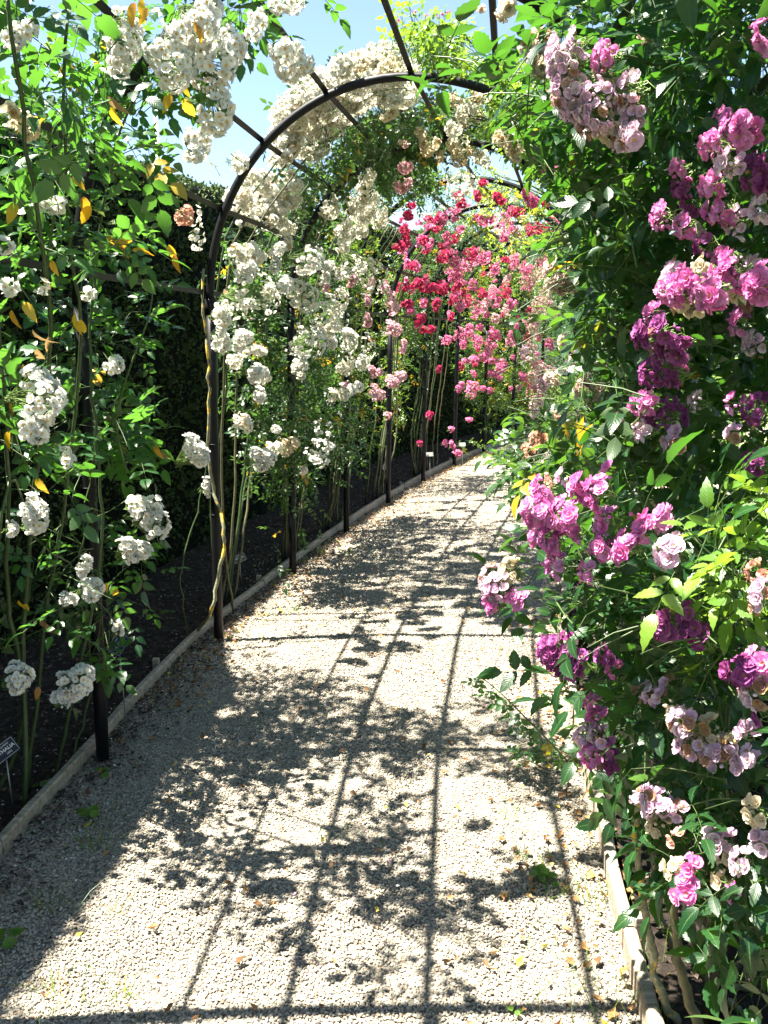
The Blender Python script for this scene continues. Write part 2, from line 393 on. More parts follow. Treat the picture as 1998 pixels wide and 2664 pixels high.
def frames(X, Nrm):
    """rotation matrices with x along X and z near Nrm"""
    X = X / (np.linalg.norm(X, axis=1)[:, None] + 1e-9)
    Y = np.cross(Nrm, X); Y /= np.linalg.norm(Y, axis=1)[:, None] + 1e-9
    Z = np.cross(X, Y)
    return np.stack([X, Y, Z], axis=2)
def facing(Nrm):
    """rotation matrices with z along Nrm and random turn"""
    Nrm = Nrm / (np.linalg.norm(Nrm, axis=1)[:, None] + 1e-9)
    Rn = rng.normal(size=Nrm.shape); X = np.cross(Nrm, Rn); X /= np.linalg.norm(X, axis=1)[:, None] + 1e-9
    return np.stack([X, np.cross(Nrm, X), Nrm], axis=2)
def mat4(R, p):
    return Matrix([[R[0][0], R[0][1], R[0][2], p[0]], [R[1][0], R[1][1], R[1][2], p[1]], [R[2][0], R[2][1], R[2][2], p[2]], [0, 0, 0, 1]])

# ------------------------------------------------------------------ leaf and bloom shapes
def leaflet(acc, L, W, n, org, ang, serr=0.0, fold=.22, droop=.25, tip=1.0, cup=0.0):
    V = []; UV = []
    for j in range(n + 1):
        u = j / n
        w = W / 2 * math.sin(PI * min(1, u ** .82)) ** .85 * (1 - .15 * u) if 0 < j < n else 0.0
        k = 1 + (serr if j % 2 else -serr)
        zc = -droop * L * u * u + cup * L * u
        for sgn in (-1, 0, 1):
            yy = sgn * w * (k if sgn else 1)
            xx = L * (u - (serr * .25 if (sgn and not j % 2) else 0))
            V.append((xx, yy, zc + abs(yy) * fold)); UV.append((u, sgn))
    V = np.array(V); c, s = math.cos(ang), math.sin(ang)
    V = np.stack([V[:, 0] * c - V[:, 1] * s, V[:, 0] * s + V[:, 1] * c, V[:, 2]], 1) + org
    F = []
    for j in range(n):
        a = 3 * j; b = 3 * (j + 1)
        for q in (0, 1):
            if j == 0: F.append((a + 1, b + q + 0, b + q + 1) if True else None)
            elif j == n - 1: F.append((a + q, b + 1, a + q + 1))
            else: F += [(a + q, b + q, b + q + 1), (a + q, b + q + 1, a + q + 1)]
    acc.add(V, np.array(F)[:, ::-1] if False else F, 0, np.array(UV, float))
def compound(pairs, L, W, n, serr, seed, petiole=.035, gap=.024, rach=True):
    r = random.Random(seed); acc = Acc(); curve = r.uniform(.1, .35)
    tot = petiole + gap * pairs
    z = lambda x: -curve * x * x / tot
    for k in range(pairs):
        x = petiole + gap * k; sc = .72 + .2 * k / max(1, pairs - 1)
        for s in (-1, 1):
            leaflet(acc, L * sc * r.uniform(.9, 1.1), W * sc * r.uniform(.92, 1.08), n, (x + r.uniform(-.003, .003), s * .001, z(x)), s * r.uniform(.85, 1.25), serr, r.uniform(.1, .35), r.uniform(.05, .5), cup=r.uniform(-.1, .25))
    leaflet(acc, L * 1.08, W * 1.08, n, (tot, 0, z(tot)), r.uniform(-.2, .2), serr, r.uniform(.1, .3), r.uniform(.2, .6))
    if rach:
        xs = np.linspace(0, tot, 4); V, F = tube([(x, 0, z(x) - .0005) for x in xs], .0011, .0007, 3, False)
        acc.add(V, F, 1)
    return template(acc)
LEAF = {
 'hi': [compound(2, .048, .030, 9, .07, k) for k in range(4)] + [compound(3, .044, .026, 9, .07, k + 9) for k in range(2)],
 'big': [compound(2, .060, .030, 11, .08, k + 20, .045, .034) for k in range(4)] + [compound(1, .066, .036, 11, .08, k + 30, .05, .04) for k in range(2)],
 'mid': [compound(2, .036, .022, 4, 0, k + 40, .022, .02, False) for k in range(4)],
 'low': [compound(2, .036, .024, 3, 0, k + 50, .02, .02, False) for k in range(3)],
}
def petal(acc, L, W, org_r, elev, ang, rows, cols, notch=.12, cup=.35, ruf=.1, r=rnd):
    V = []; UV = []
    for i in range(rows + 1):
        u = i / rows
        w = W * (0.22 + .78 * math.sin(PI * .5 * min(1, u * 1.25)) ** 1.0) * (1 - .25 * max(0, u - .75) * 4 * .6)
        for j in range(cols + 1):
            v = j / cols * 2 - 1
            x = L * u * (1 - notch * (1 - abs(v)) * (u > .9) - .16 * v * v * (u > .5))
            V.append((x, w / 2 * v, cup * L * (v * v * .35 * u + u * u * .3) + r.uniform(-ruf, ruf) * L * u * .5)); UV.append((u, v))
    V = np.array(V); ce, se = math.cos(elev), math.sin(elev)
    V = np.stack([V[:, 0] * ce - V[:, 2] * se, V[:, 1], V[:, 0] * se + V[:, 2] * ce], 1)
    V[:, 0] += org_r; c, s = math.cos(ang), math.sin(ang)
    V = np.stack([V[:, 0] * c - V[:, 1] * s, V[:, 0] * s + V[:, 1] * c, V[:, 2]], 1)
    q = cols + 1
    F = np.array([(i * q + j, (i + 1) * q + j, (i + 1) * q + j + 1, i * q + j + 1) for i in range(rows) for j in range(cols)])
    acc.add(V, F, 0, np.array(UV, float))
def bloom(whorls, rows, cols, stamen, seed, notch=.12, ruf=.1):
    r = random.Random(seed); acc = Acc()
    for (n, L, W, el, r0) in whorls:
        ph = r.uniform(0, 6)
        for k in range(n):
            petal(acc, L * r.uniform(.88, 1.1), W * r.uniform(.9, 1.1), r0, math.radians(el + r.uniform(-9, 9)), ph + 2 * PI * k / n + r.uniform(-.1, .1), rows, cols, notch, .35, ruf, r)
    if stamen:
        a = np.linspace(0, 2 * PI, 6, endpoint=False); R = stamen
        V = np.vstack([np.stack([R * np.cos(a), R * np.sin(a), np.full(6, .0022)], 1), [[0, 0, .0038]]])
        acc.add(V, [(j, (j + 1) % 6, 6) for j in range(6)], 1)
        if rows > 2:
            for k in range(11):
                t = r.uniform(0, 6.28); q = R * r.uniform(.7, 1.5)
                b = np.array([q * math.cos(t), q * math.sin(t), .0045 + r.uniform(0, .002)])
                acc.add([b, b + (.0011, 0, 0), b + (0, .0011, .0006)], [(0, 1, 2)], 1)
    # green cup behind the petals
    a = np.linspace(0, 2 * PI, 5, endpoint=False)
    acc.add(np.vstack([np.stack([.004 * np.cos(a), .004 * np.sin(a), np.full(5, -.0015)], 1), [[0, 0, -.007]]]), [((j + 1) % 5, j, 5) for j in range(5)], 2)
    return template(acc)
def bud(seed, L=.012, R=.0048):
    acc = Acc(); a = np.linspace(0, 2 * PI, 6, endpoint=False)
    rings = [(0, .25), (.25, .85), (.5, 1.0), (.8, .55)]
    V = np.vstack([np.stack([R * f * np.cos(a + h), R * f * np.sin(a + h), np.full(6, L * h)], 1) for h, f in rings] + [[[0, 0, L]]])
    F = [(i * 6 + j, i * 6 + (j + 1) % 6, (i + 1) * 6 + (j + 1) % 6, (i + 1) * 6 + j) for i in range(3) for j in range(6)]
    F = np.array(F); F = np.vstack([F[:, [0, 1, 2]], F[:, [0, 2, 3]], [(18 + j, 18 + (j + 1) % 6, 24) for j in range(6)]])
    acc.add(V, F, 0, np.full((25, 2), .9))
    a = np.linspace(0, 2 * PI, 5, endpoint=False)
    for t in a:
        c, s = math.cos(t), math.sin(t); R2 = R * 1.12
        acc.add([(R * .3 * c - .002 * s, R * .3 * s + .002 * c, 0), (R * .3 * c + .002 * s, R * .3 * s - .002 * c, 0), (R2 * c, R2 * s, L * .62)], [(0, 1, 2)], 2)
    return template(acc)
BL = {
 'white_hi': [bloom([(5, .0155, .0165, 14, .001), (3, .010, .011, 46, .001)], 3, 4, .0038, k, .14, .05) for k in range(5)],
 'white_mid': [bloom([(5, .0165, .0175, 16, .001), (2, .010, .011, 45, .001)], 2, 2, .0040, k + 5, .12, .05) for k in range(4)],
 'dbl_hi': [bloom([(7, .0235, .021, 6, .001), (7, .020, .018, 26, .001), (5, .014, .013, 50, .001)], 3, 4, .004, k + 10, .1, .16) for k in range(5)],
 'cup_hi': [bloom([(5, .018, .018, 28, .001), (4, .013, .013, 58, .001)], 3, 4, .003, k + 20, .1, .2) for k in range(5)],
 'pom_hi': [bloom([(8, .026, .021, -12, .001), (8, .024, .020, 16, .001), (7, .020, .017, 42, .001), (6, .015, .013, 68, .001)], 3, 3, 0, k + 30, .05, .12) for k in range(4)],
 'dbl_mid': [bloom([(5, .017, .017, 10, .001), (4, .012, .012, 48, .001)], 2, 2, .0, k + 40, .05, .15) for k in range(4)],
 'bud': [bud(k, .012 + .002 * k) for k in range(3)],
}

# ------------------------------------------------------------------ ground
def ribbon(name, i0, i1, f0, f1, z, n_i, n_l, mat, amp=0.0, kind='structure'):
    V = []
    for a in np.linspace(i0, i1, n_i):
        l0 = f0(a) if callable(f0) else f0; l1 = f1(a) if callable(f1) else f1
        for b in np.linspace(0, 1, n_l):
            zz = z + (rnd.uniform(-amp, amp) if 0 < b < 1 else 0)
            V.append(place(a, l0 + (l1 - l0) * b, zz))
    F = [(r * n_l + c, r * n_l + c + 1, (r + 1) * n_l + c + 1, (r + 1) * n_l + c) for r in range(n_i - 1) for c in range(n_l - 1)]
    o = link(name, make_mesh(name, V, F, [mat])); return tag(o, kind=kind)
def eL(i): return float(np.interp(i, [-3, .5, 1.0, 1.9, 2.7, 3.7, 5, 7, 14], [-.05, -.055, -.06, -.13, -.10, -.085, -.07, -.07, -.07]))
def eR(i): return float(np.interp(i, [-3, 0, .8, 2, 14], [1.86, 1.86, 1.90, 1.90, 1.90]))
g = 120
gr = link('lawn', make_mesh('lawn', [(-g, -g, -.05), (g, -g, -.05), (g, g, -.05), (-g, g, -.05)], [(0, 1, 2, 3)], [M['lawn']])); tag(gr, kind='structure')
ribbon('gravel_path', -2.9, 13.5, eL, eR, 0.0, 130, 12, M['path'], .004)
ribbon('left_bed_soil', -2.9, 13.5, -2.3, lambda i: eL(i) - .04, .012, 200, 26, M['soil'], .02)
ribbon('right_bed_soil', -2.9, 13.5, lambda i: eR(i) + .04, 2.95, .012, 200, 14, M['soil'], .02)
ribbon('far_gravel_path', -2.9, 13.5, 3.2, 5.6, -.035, 90, 12, M['path'], .004)

# ------------------------------------------------------------------ gravel stones (nobody could count them)
def stone_template(seed):
    r = np.random.default_rng(seed); t = (1 + 5 ** .5) / 2
    V = np.array([(-1, t, 0), (1, t, 0), (-1, -t, 0), (1, -t, 0), (0, -1, t), (0, 1, t), (0, -1, -t), (0, 1, -t), (t, 0, -1), (t, 0, 1), (-t, 0, -1), (-t, 0, 1)], float)
    V /= np.linalg.norm(V[0]); V *= r.uniform(.72, 1.15, (12, 1)); V *= np.array([1, r.uniform(.6, .85), r.uniform(.42, .62)])
    F = np.array([(0, 11, 5), (0, 5, 1), (0, 1, 7), (0, 7, 10), (0, 10, 11), (1, 5, 9), (5, 11, 4), (11, 10, 2), (10, 7, 6), (7, 1, 8), (3, 9, 4), (3, 4, 2), (3, 2, 6), (3, 6, 8), (3, 8, 9), (4, 9, 5), (2, 4, 11), (6, 2, 10), (8, 6, 7), (9, 8, 1)])
    return make_mesh('stone', V, F, [M['stone']], smooth=False)
def gn_scatter(name, pts, rots, scales, idx, protos, kind='stuff'):
    me = bpy.data.meshes.new(name); me.vertices.add(len(pts)); me.vertices.foreach_set('co', pts.astype(np.float32).ravel())
    a = me.attributes.new('rot', 'FLOAT_VECTOR', 'POINT'); a.data.foreach_set('vector', rots.astype(np.float32).ravel())
    a = me.attributes.new('sc', 'FLOAT', 'POINT'); a.data.foreach_set('value', scales.astype(np.float32))
    a = me.attributes.new('idx', 'INT', 'POINT'); a.data.foreach_set('value', idx.astype(np.int32))
    me.materials.append(protos[0].materials[0])
    o = link(name, me); tag(o, kind=kind)
    nt = bpy.data.node_groups.new(name + '_nodes', 'GeometryNodeTree')
    nt.interface.new_socket('Geometry', in_out='INPUT', socket_type='NodeSocketGeometry')
    nt.interface.new_socket('Geometry', in_out='OUTPUT', socket_type='NodeSocketGeometry')
    gi = nt.nodes.new('NodeGroupInput'); go = nt.nodes.new('NodeGroupOutput')
    j = nt.nodes.new('GeometryNodeJoinGeometry')
    for p in reversed(protos):
        po = bpy.data.objects.new(p.name, p)
        oi = nt.nodes.new('GeometryNodeObjectInfo'); oi.inputs['Object'].default_value = po
        g2 = nt.nodes.new('GeometryNodeGeometryToInstance')
        nt.links.new(oi.outputs['Geometry'], g2.inputs[0]); nt.links.new(g2.outputs[0], j.inputs[0])
    ip = nt.nodes.new('GeometryNodeInstanceOnPoints'); ip.inputs['Pick Instance'].default_value = True
    def attr(n, t):
        q = nt.nodes.new('GeometryNodeInputNamedAttribute'); q.data_type = t; q.inputs[0].default_value = n; return q.outputs[0]
    nt.links.new(gi.outputs[0], ip.inputs['Points']); nt.links.new(j.outputs[0], ip.inputs['Instance'])
    nt.links.new(attr('idx', 'INT'), ip.inputs['Instance Index']); nt.links.new(attr('rot', 'FLOAT_VECTOR'), ip.inputs['Rotation'])
    nt.links.new(attr('sc', 'FLOAT'), ip.inputs['Scale']); nt.links.new(ip.outputs[0], go.inputs[0])
    md = o.modifiers.new('scatter', 'NODES'); md.node_group = nt
    return o
def place_many(I, Lt, Z):
    n = 4000; gi_ = np.linspace(-2.9, 13.4, n); base = np.array([left_line(a) for a in gi_]); hd = np.array([heading(a) for a in gi_])
    bx = np.interp(I, gi_, base[:, 0]); by = np.interp(I, gi_, base[:, 1]); h = np.interp(I, gi_, hd)
    return np.stack([bx + Lt * np.cos(h), by - Lt * np.sin(h), Z], 1)
S = []
def strip(i0, i1, sp_, size, l0=None, l1=None):
    ii = np.arange(i0, i1, sp_ / SP)
    for a in ii:
        A = (eL(a) + .02) if l0 is None else l0; B = (eR(a) - .02) if l1 is None else l1
        m = int((B - A) / sp_); L = A + (np.arange(m) + rng.random(m)) * sp_
        S.append(np.stack([a + (rng.random(m) - .5) * 1.3 * sp_ / SP, L, size * rng.uniform(.55, 1.3, m)], 1))
strip(-.35, 1.5, .0080, .0058); strip(1.5, 3.2, .0105, .0072); strip(3.2, 6.0, .017, .0098)
S = np.vstack(S)
pp = place_many(S[:, 0], S[:, 1], rng.uniform(.0005, .006, len(S)))
px_, py_, dz_ = project(pp)
ok = (px_ > -80) & (px_ < 2080) & (py_ < 2760)
S = S[ok]; pp = pp[ok]
protos = [stone_template(k) for k in range(8)]
rot = np.stack([rng.uniform(-.5, .5, len(S)), rng.uniform(-.5, .5, len(S)), rng.uniform(0, 6.28, len(S))], 1)
gn_scatter('gravel_stones', pp, rot, S[:, 2], rng.integers(0, 8, len(S)), protos)

# loose litter
def litter(name, n, pos_fn, size, mat, curl=.4, zoff=.012, tri=False, aspect=.6):
    acc = Acc(); P = np.array([pos_fn() for _ in range(n)]); P[:, 2] += zoff
    V = []; 
    q = 1 if tri else 2
    T = Acc(); L = 1.0
    T.add([(-.5, 0, 0), (-.15, -.5 * aspect, .12 * curl), (.5, 0, .1 * curl), (-.15, .5 * aspect, .2 * curl), (.1, 0, -.1 * curl)], [(0, 1, 4), (1, 2, 4), (2, 3, 4), (3, 0, 4)])
    T = template(T)
    up_ = np.stack([rng.normal(0, .35, n), rng.normal(0, .35, n), np.ones(n)], 1)
    R = facing(up_) * (size * rng.uniform(.5, 1.4, n))[:, None, None]
    acc.inst(T, R, P, rng.random(n))
    o = link(name, acc.mesh(name, [mat], smooth=False)); return tag(o, kind='stuff')
def bed_pt():
    if rnd.random() < .16: i = rnd.uniform(-.2, 4); return place(i, eL(i) + .02 + abs(rnd.gauss(0, .09)), .006)
    return place(rnd.uniform(-.3, 9), rnd.uniform(-1.25, -.11), .012)
def bedR_pt(): return place(rnd.uniform(-.8, 6), rnd.uniform(1.95, 2.9), .012)
litter('bark_mulch', 16000, lambda: bed_pt() if rnd.random() < .7 else bedR_pt(), .022, M['mulch'], .9, .014)
litter('fallen_petals', 2600, lambda: place(rnd.uniform(.2, 7), eL(1) + .12 - abs(rnd.gauss(0, .5)) if rnd.random() < .8 else rnd.uniform(0, 1.9), .016), .010, M['petals'], .5, .008)
def dead_pt():
    r = rnd.random()
    if r < .60: i = rnd.uniform(1.3, 8); return place(i, eL(i) + .02 + abs(rnd.gauss(0, .16)), .006)
    if r < .68: return place(rnd.uniform(0, 3), rnd.uniform(0, 1.85), .008)
    if r < .85: i = rnd.uniform(-.2, 2.5); return place(i, eR(i) - abs(rnd.gauss(0, .22)) + .05, .008)
    return bedR_pt() if rnd.random() < .6 else bed_pt()
litter('fallen_leaves', 2600, dead_pt, .027, M['dead'], 1.2, .010)
# grass wisps in the gravel
acc = Acc()
for (gx, gy, n, s) in [(235, 2205, 40, .05), (310, 2590, 30, .05), (855, 2185, 14, .03), (150, 2590, 30, .05), (265, 2140, 20, .05), (1560, 2345, 40, .05), (1440, 2320, 30, .045), (1590, 2180, 26, .04), (1380, 2240, 26, .04), (1330, 2120, 22, .04), (140, 2360, 30, .05), (310, 2370, 10, .03),
                       (1000, 2200, 6, .03), (905, 1440, 20, .05), (760, 1590, 26, .05), (1595, 2640, 22, .12), (1680, 2630, 20, .15), (1500, 2010, 30, .05), (1680, 2100, 30, .06), (1130, 1330, 12, .04)]:
    c = ground(gx, gy)
    for k in range(n):
        b = c + np.array([rnd.gauss(0, s * .8), rnd.gauss(0, s * .8), 0]); d = np.array([rnd.gauss(0, .5), rnd.gauss(0, .5), 1.0]); L = s * rnd.uniform(.5, 1.4)
        w = np.array([.0012, rnd.uniform(-.001, .001), 0]); t2 = b + d * L * .6; t3 = b + d * L + np.array([d[0], d[1], -.3]) * L * .4
        acc.add([b - w, b + w, t2 + w * .7, t2 - w * .7, t3], [(0, 1, 2), (0, 2, 3), (3, 2, 4)], 0, t=rnd.random())
tag(link('grass_wisps', acc.mesh('grass_wisps', [M['grass']])), kind='stuff')

# ------------------------------------------------------------------ timber edging
def board(i0, i1, lat_fn, parent, base, w=.034, h=.085):
    n = 8; V = []; rr = [rnd.uniform(-.004, .004) for _ in range(n)]
    for k, a in enumerate(np.linspace(i0, i1, n)):
        l = lat_fn(a) + rr[k]; ch = .006
        for (dl, z) in ((-w / 2, -.03), (-w / 2, h - ch), (-w / 2 + ch, h), (w / 2 - ch, h + rr[k] * .5), (w / 2, h - ch), (w / 2, -.03)):
            V.append(place(a, l + dl, z + .0) - base)
    F = [(r * 6 + c, r * 6 + (c + 1) % 6, (r + 1) * 6 + (c + 1) % 6, (r + 1) * 6 + c) for r in range(n - 1) for c in range(6)]
    F = np.array(F); F = np.vstack([F[:, [0, 1, 2]], F[:, [0, 2, 3]], [(0, c, c + 1) for c in range(1, 5)], [((n - 1) * 6, (n - 1) * 6 + c + 1, (n - 1) * 6 + c) for c in range(1, 5)]])
    me = make_mesh('board', V, F, [M['wood']], smooth=False); return link('board', me, parent)
for side, fn, hgt, lab in (('L', eL, .062, 'weathered grey timber edging between the dark left bed and the gravel'), ('R', eR, .07, 'sunlit pale timber edging along the right side of the gravel')):
    b0 = place(0, fn(0), 0); t = thing('timber_edging', lab, 'garden edging', b0)
    cuts = [-2.5, -.9, .52, 1.62, 2.75, 4.2, 5.6, 7.1, 8.7, 10.3] if side == 'L' else [-2.5, -1.0, .25, 1.05, 2.6, 4.2, 5.8, 7.4, 9.0]
    for a, b in zip(cuts, cuts[1:]): board(a + .004, b - .004, fn, t, b0, h=hgt + rnd.uniform(-.006, .006))
    sgn = -1 if side == 'L' else 1
    for c in cuts[1:-1]:
        P = place(c + .03, fn(c) + sgn * .036, .02)
        V, F = box((0, 0, 0), (.03, .03, .12)); link('peg', make_mesh('peg', V, F, [M['wood']], smooth=False), t, P - b0)

# ------------------------------------------------------------------ pergola
pb = place(2, 1.0, 0)
perg = thing('rose_pergola', 'black iron hooped pergola with flat bars arching over the gravel walk', 'pergola', pb)
ANG = [.0616, .4628, .8392, 1.2211, 1.6369, 2.02, 2.42, 2.80, 3.09]
def part(name, acc_or_vf, mat, parent=perg, base=pb, smooth=True):
    if isinstance(acc_or_vf, Acc): me = acc_or_vf.mesh(name, [mat] if not isinstance(mat, list) else mat, base, smooth)
    else: me = make_mesh(name, np.asarray(acc_or_vf[0]) - base, acc_or_vf[1], [mat], smooth=smooth)
    return link(name, me, parent)
for i in range(-2, 13):
    e = .13 if i <= 2 else 0
    for s in (0, 1):
        foot = place(i, 0 if s == 0 else 1.965, -.1); top = hoop(i, 0 if s == 0 else PI)
        pts = [foot + (top - foot) * t for t in np.linspace(0, 1, 6)]
        post = part('post', tube(pts, .0255, .0255, 14), M['iron'])
        for zc in ((.72, 1.10) if s == 0 else (.9,)):
            f = (zc + .1) / (SPRING + .1); c = foot + (top - foot) * f
            a = np.linspace(0, 2 * PI, 13)
            ring = np.stack([c[0] + .0275 * np.cos(a), c[1] + .0275 * np.sin(a), np.full(13, c[2])], 1)
            rr = make_mesh('tie_wire', *[(lambda V, F: (V - pb, F))(*tube(ring, .0022, .0022, 4, False))][0], [M['iron']])
            link('tie_wire', rr, post)
        V, F = tube([top - (0, 0, .05), top + (0, 0, .03)], .0295, .0295, 14); part('sleeve', (V, F), M['iron'])
    pts = [hoop(i, t) for t in np.linspace(0, PI, 49)]
    part('hoop', tube(pts, .021, .021, 12), M['iron'])
for i in range(-2, 12):
    for a in ANG:
        p0, p1 = hoop(i, a, .024), hoop(i + 1, a, .024)
        ex = p1 - p0; L = np.linalg.norm(ex); ex /= L
        tn = (hoop(i, a + .02) - hoop(i, a - .02)); tn -= ex * (tn @ ex); tn /= np.linalg.norm(tn); nn = np.cross(ex, tn)
        R = np.stack([ex, tn, nn], 1)
        V, F = box((p0 + p1) / 2, (L - .006, .026, .008), R)
        V[:, 2] += rnd.uniform(-.003, .003)
        part('purlin', (V, F), M['iron'], smooth=False)

# ------------------------------------------------------------------ hedge
def hedge(label, i0, i1, lat_face, lat_back, h_fn, n_leaf, seed):
    r = np.random.default_rng(seed); ni, nf = 110, 26; b0 = place(i0, lat_face, 0)
    sgn = 1 if lat_face > lat_back else -1
    V = []
    for a in np.linspace(i0, i1, ni):
        h = h_fn(a)
        prof = [(lat_face - sgn * .08 + sgn * .1 * t, h * t) for t in np.linspace(0, .985, nf - 8)] + [(lat_face + (lat_back - lat_face) * t, h) for t in np.linspace(.04, 1, 6)] + [(lat_back, h * .5), (lat_back, 0)]
        for (l, z) in prof:
            V.append(place(a, l + r.normal(0, .025), max(0, z + r.normal(0, .025))) - b0)
    V = np.array(V); q = nf
    F = [(k * q + c, (k + 1) * q + c, (k + 1) * q + c + 1, k * q + c + 1) for k in range(ni - 1) for c in range(q - 1)]
    t = thing('hedge', label, 'hedge', b0)
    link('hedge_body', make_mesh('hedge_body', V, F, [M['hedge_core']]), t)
    T = Acc(); T.add([(0, -.25, 0), (1, 0, .1), (0, .25, 0), (.35, -.7, .25), (.35, .7, .25)], [(0, 1, 2), (0, 1, 3), (2, 4, 1)]); T = template(T)
    I = r.uniform(i0, i1, n_leaf); hh = np.array([h_fn(a) for a in np.linspace(i0, i1, 50)])
    H_ = np.interp(I, np.linspace(i0, i1, 50), hh); u = r.random(n_leaf); top = r.random(n_leaf) < .28
    z = np.where(top, H_ + r.normal(.01, .02, n_leaf), H_ * u); lat = np.where(top, lat_face + (lat_back - lat_face) * u * .5, lat_face - sgn * .08 + sgn * .1 * u + r.normal(0, .025, n_leaf))
    P = place_many(I, lat, z) - b0
    hd = np.interp(I, np.arange(I0, I1 + 1), HA); out = np.stack([np.cos(hd) * sgn, -np.sin(hd) * sgn, np.zeros(n_leaf)], 1)
    D = out * np.where(top, .1, .8)[:, None] + np.array([0, 0, 1]) * np.where(top, 1.0, .35)[:, None] + r.normal(0, .6, (n_leaf, 3))
    R = frames(D, r.normal(0, 1, (n_leaf, 3))) * r.uniform(.018, .042, n_leaf)[:, None, None]
    acc = Acc(); acc.inst(T, R, P, r.random(n_leaf))
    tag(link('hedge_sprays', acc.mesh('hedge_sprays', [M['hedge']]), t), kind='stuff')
hedge('tall dark clipped yew hedge behind the left rose bed', -2.8, 11.5, -1.0, -2.4, lambda i: 2.62 + .07 * i + .02 * math.sin(i * 3) + .95 * (lambda t: t * t * (3 - 2 * t))(min(1, max(0, (2.0 - i) / .8))), 90000, 3)  # near end, out of view, is raised so its shadow covers the left strip

# ------------------------------------------------------------------ roses
def in_poly(px, py, poly):
    c = False; n = len(poly)
    for k in range(n):
        (x1, y1), (x2, y2) = poly[k], poly[k - 1]
        if (y1 > py) != (y2 > py) and px < (x2 - x1) * (py - y1) / (y2 - y1) + x1: c = not c
    return c
def sample_poly(poly, n):
    xs = [p[0] for p in poly]; ys = [p[1] for p in poly]; out = []
    while len(out) < n:
        x, y = rnd.uniform(min(xs), max(xs)), rnd.uniform(min(ys), max(ys))
        if in_poly(x, y, poly): out.append((x, y))
    return out
AX = lambda p: None
def inward(p):
    """unit vector from a point of the wall or roof towards the middle of the walk"""
    i, lat = tunnel(p); c = place(float(np.clip(i[0], I0, I1 - .01)), 1.03, 1.3 if p[2] < 1.9 else 1.6)
    d = c - p; d[2] *= .6; return d / (np.linalg.norm(d) + 1e-9)

CLEAR = [  # open places of the photo: the gravel, the sky, the dark gaps before the hedge (outline, share of shoots that stop there)
 ([(1310, 1160), (1310, 1230), (1420, 1340), (1400, 1450), (1290, 1500), (1290, 1590), (1440, 1630), (1470, 1790), (1500, 1900), (1530, 2030), (1640, 2110), (1680, 2300), (1780, 2664), (60, 2664), (200, 2250), (500, 1900), (620, 1660), (800, 1480), (1000, 1330), (1200, 1200)], .93),
 ([(1640, 2110), (1780, 2380), (1900, 2664), (1690, 2664), (1620, 2300)], .75),
 ([(790, 40), (1000, 0), (1010, 100), (900, 140), (800, 190), (715, 270), (680, 360), (600, 430), (500, 470), (440, 400), (400, 270), (480, 310), (640, 260), (700, 200)], .85),
 ([(1070, -80), (1370, -80), (1340, 60), (1330, 150), (1260, 140), (1200, 40), (1080, 20)], .9),
 ([(1310, 430), (1130, 455), (1130, 405), (1240, 400)], .8),
 ([(450, 640), (545, 760), (545, 1380), (440, 1480), (400, 1300), (400, 900)], .9),
 ([(590, 960), (600, 1130), (590, 1580), (700, 1500), (780, 1410), (900, 1310), (1090, 1210), (1200, 1140), (1180, 960), (1060, 900), (1050, 1150), (950, 1240), (860, 1270), (700, 1330), (640, 1240)], .6),
 ([(0, 265), (160, 335), (160, 385), (0, 320)], .9),
 ([(195, 600), (215, 480), (285, 310), (325, 320), (260, 470), (240, 600)], .75),
 ([(1060, 175), (1250, 195), (1260, 265), (1060, 235)], .8),
 ([(1270, 370), (1480, 520), (1500, 570), (1440, 570), (1250, 410)], .8), ([(1485, 100), (1515, -20), (1575, -20), (1535, 110)], .8),
 ([(980, 610), (1060, 520), (1110, 555), (1040, 650)], .8), ([(1170, 650), (1240, 615), (1300, 635), (1200, 690)], .7),
 ([(0, 1830), (240, 1830), (560, 1660), (540, 1500), (420, 1500), (330, 1780), (0, 2200)], .7),
]
LIT = [  # sunlit stretches of gravel in the photo: growth that would shade them is left out
 [(80, 2590), (310, 2200), (420, 2110), (440, 2180), (420, 2240), (560, 2400), (720, 2480), (720, 2570), (300, 2620)],
 [(540, 2090), (860, 2085), (870, 2160), (860, 2300), (1000, 2340), (1000, 2570), (760, 2570), (740, 2400), (700, 2290), (640, 2200)],
 [(1080, 2080), (1240, 2130), (1540, 2160), (1640, 2400), (1680, 2570), (1220, 2570), (1220, 2370), (1080, 2300), (1040, 2200)],
 [(700, 1580), (1210, 1580), (1400, 1630), (1400, 1790), (1180, 1830), (960, 1800), (860, 1740), (640, 1760), (540, 1790), (560, 1700)],
 [(860, 1290), (1350, 1280), (1390, 1350), (1050, 1345), (900, 1370)], [(860, 1340), (940, 1380), (780, 1480), (700, 1520), (740, 1420)], [(1150, 1180), (1360, 1190), (1380, 1235), (1050, 1240)],
]
def shades_lit(p):
    if p[2] < .35: return False
    x, y, _ = project1((p[0] + .368 * p[2], p[1] + .0234 * p[2], 0.0))
    if y < 1150 or y > 2640 or x < 60 or x > 1700: return False
    for P_ in LIT:
        if in_poly(x, y, P_): return rnd.random() < .88
    return False
def project1(p):
    x, a, b = p[0], p[1], p[2] - CAM_H
    y = max(.05, a * cp - b * sp); u = a * sp + b * cp
    return 999 + FOCAL * (x * cr - u * sr) / y, 1332 - FOCAL * (x * sr + u * cr) / y, y
_bb = [(min(q[0] for q in P_), max(q[0] for q in P_), min(q[1] for q in P_), max(q[1] for q in P_)) for P_, _ in CLEAR]
def is_clear(p):
    x, y, _ = project1(p)
    for (P_, pr), (a, b, c, d) in zip(CLEAR, _bb):
        if a < x < b and c < y < d and in_poly(x, y, P_): return rnd.random() < pr
    return False
TRUSS = []
ROSES = []
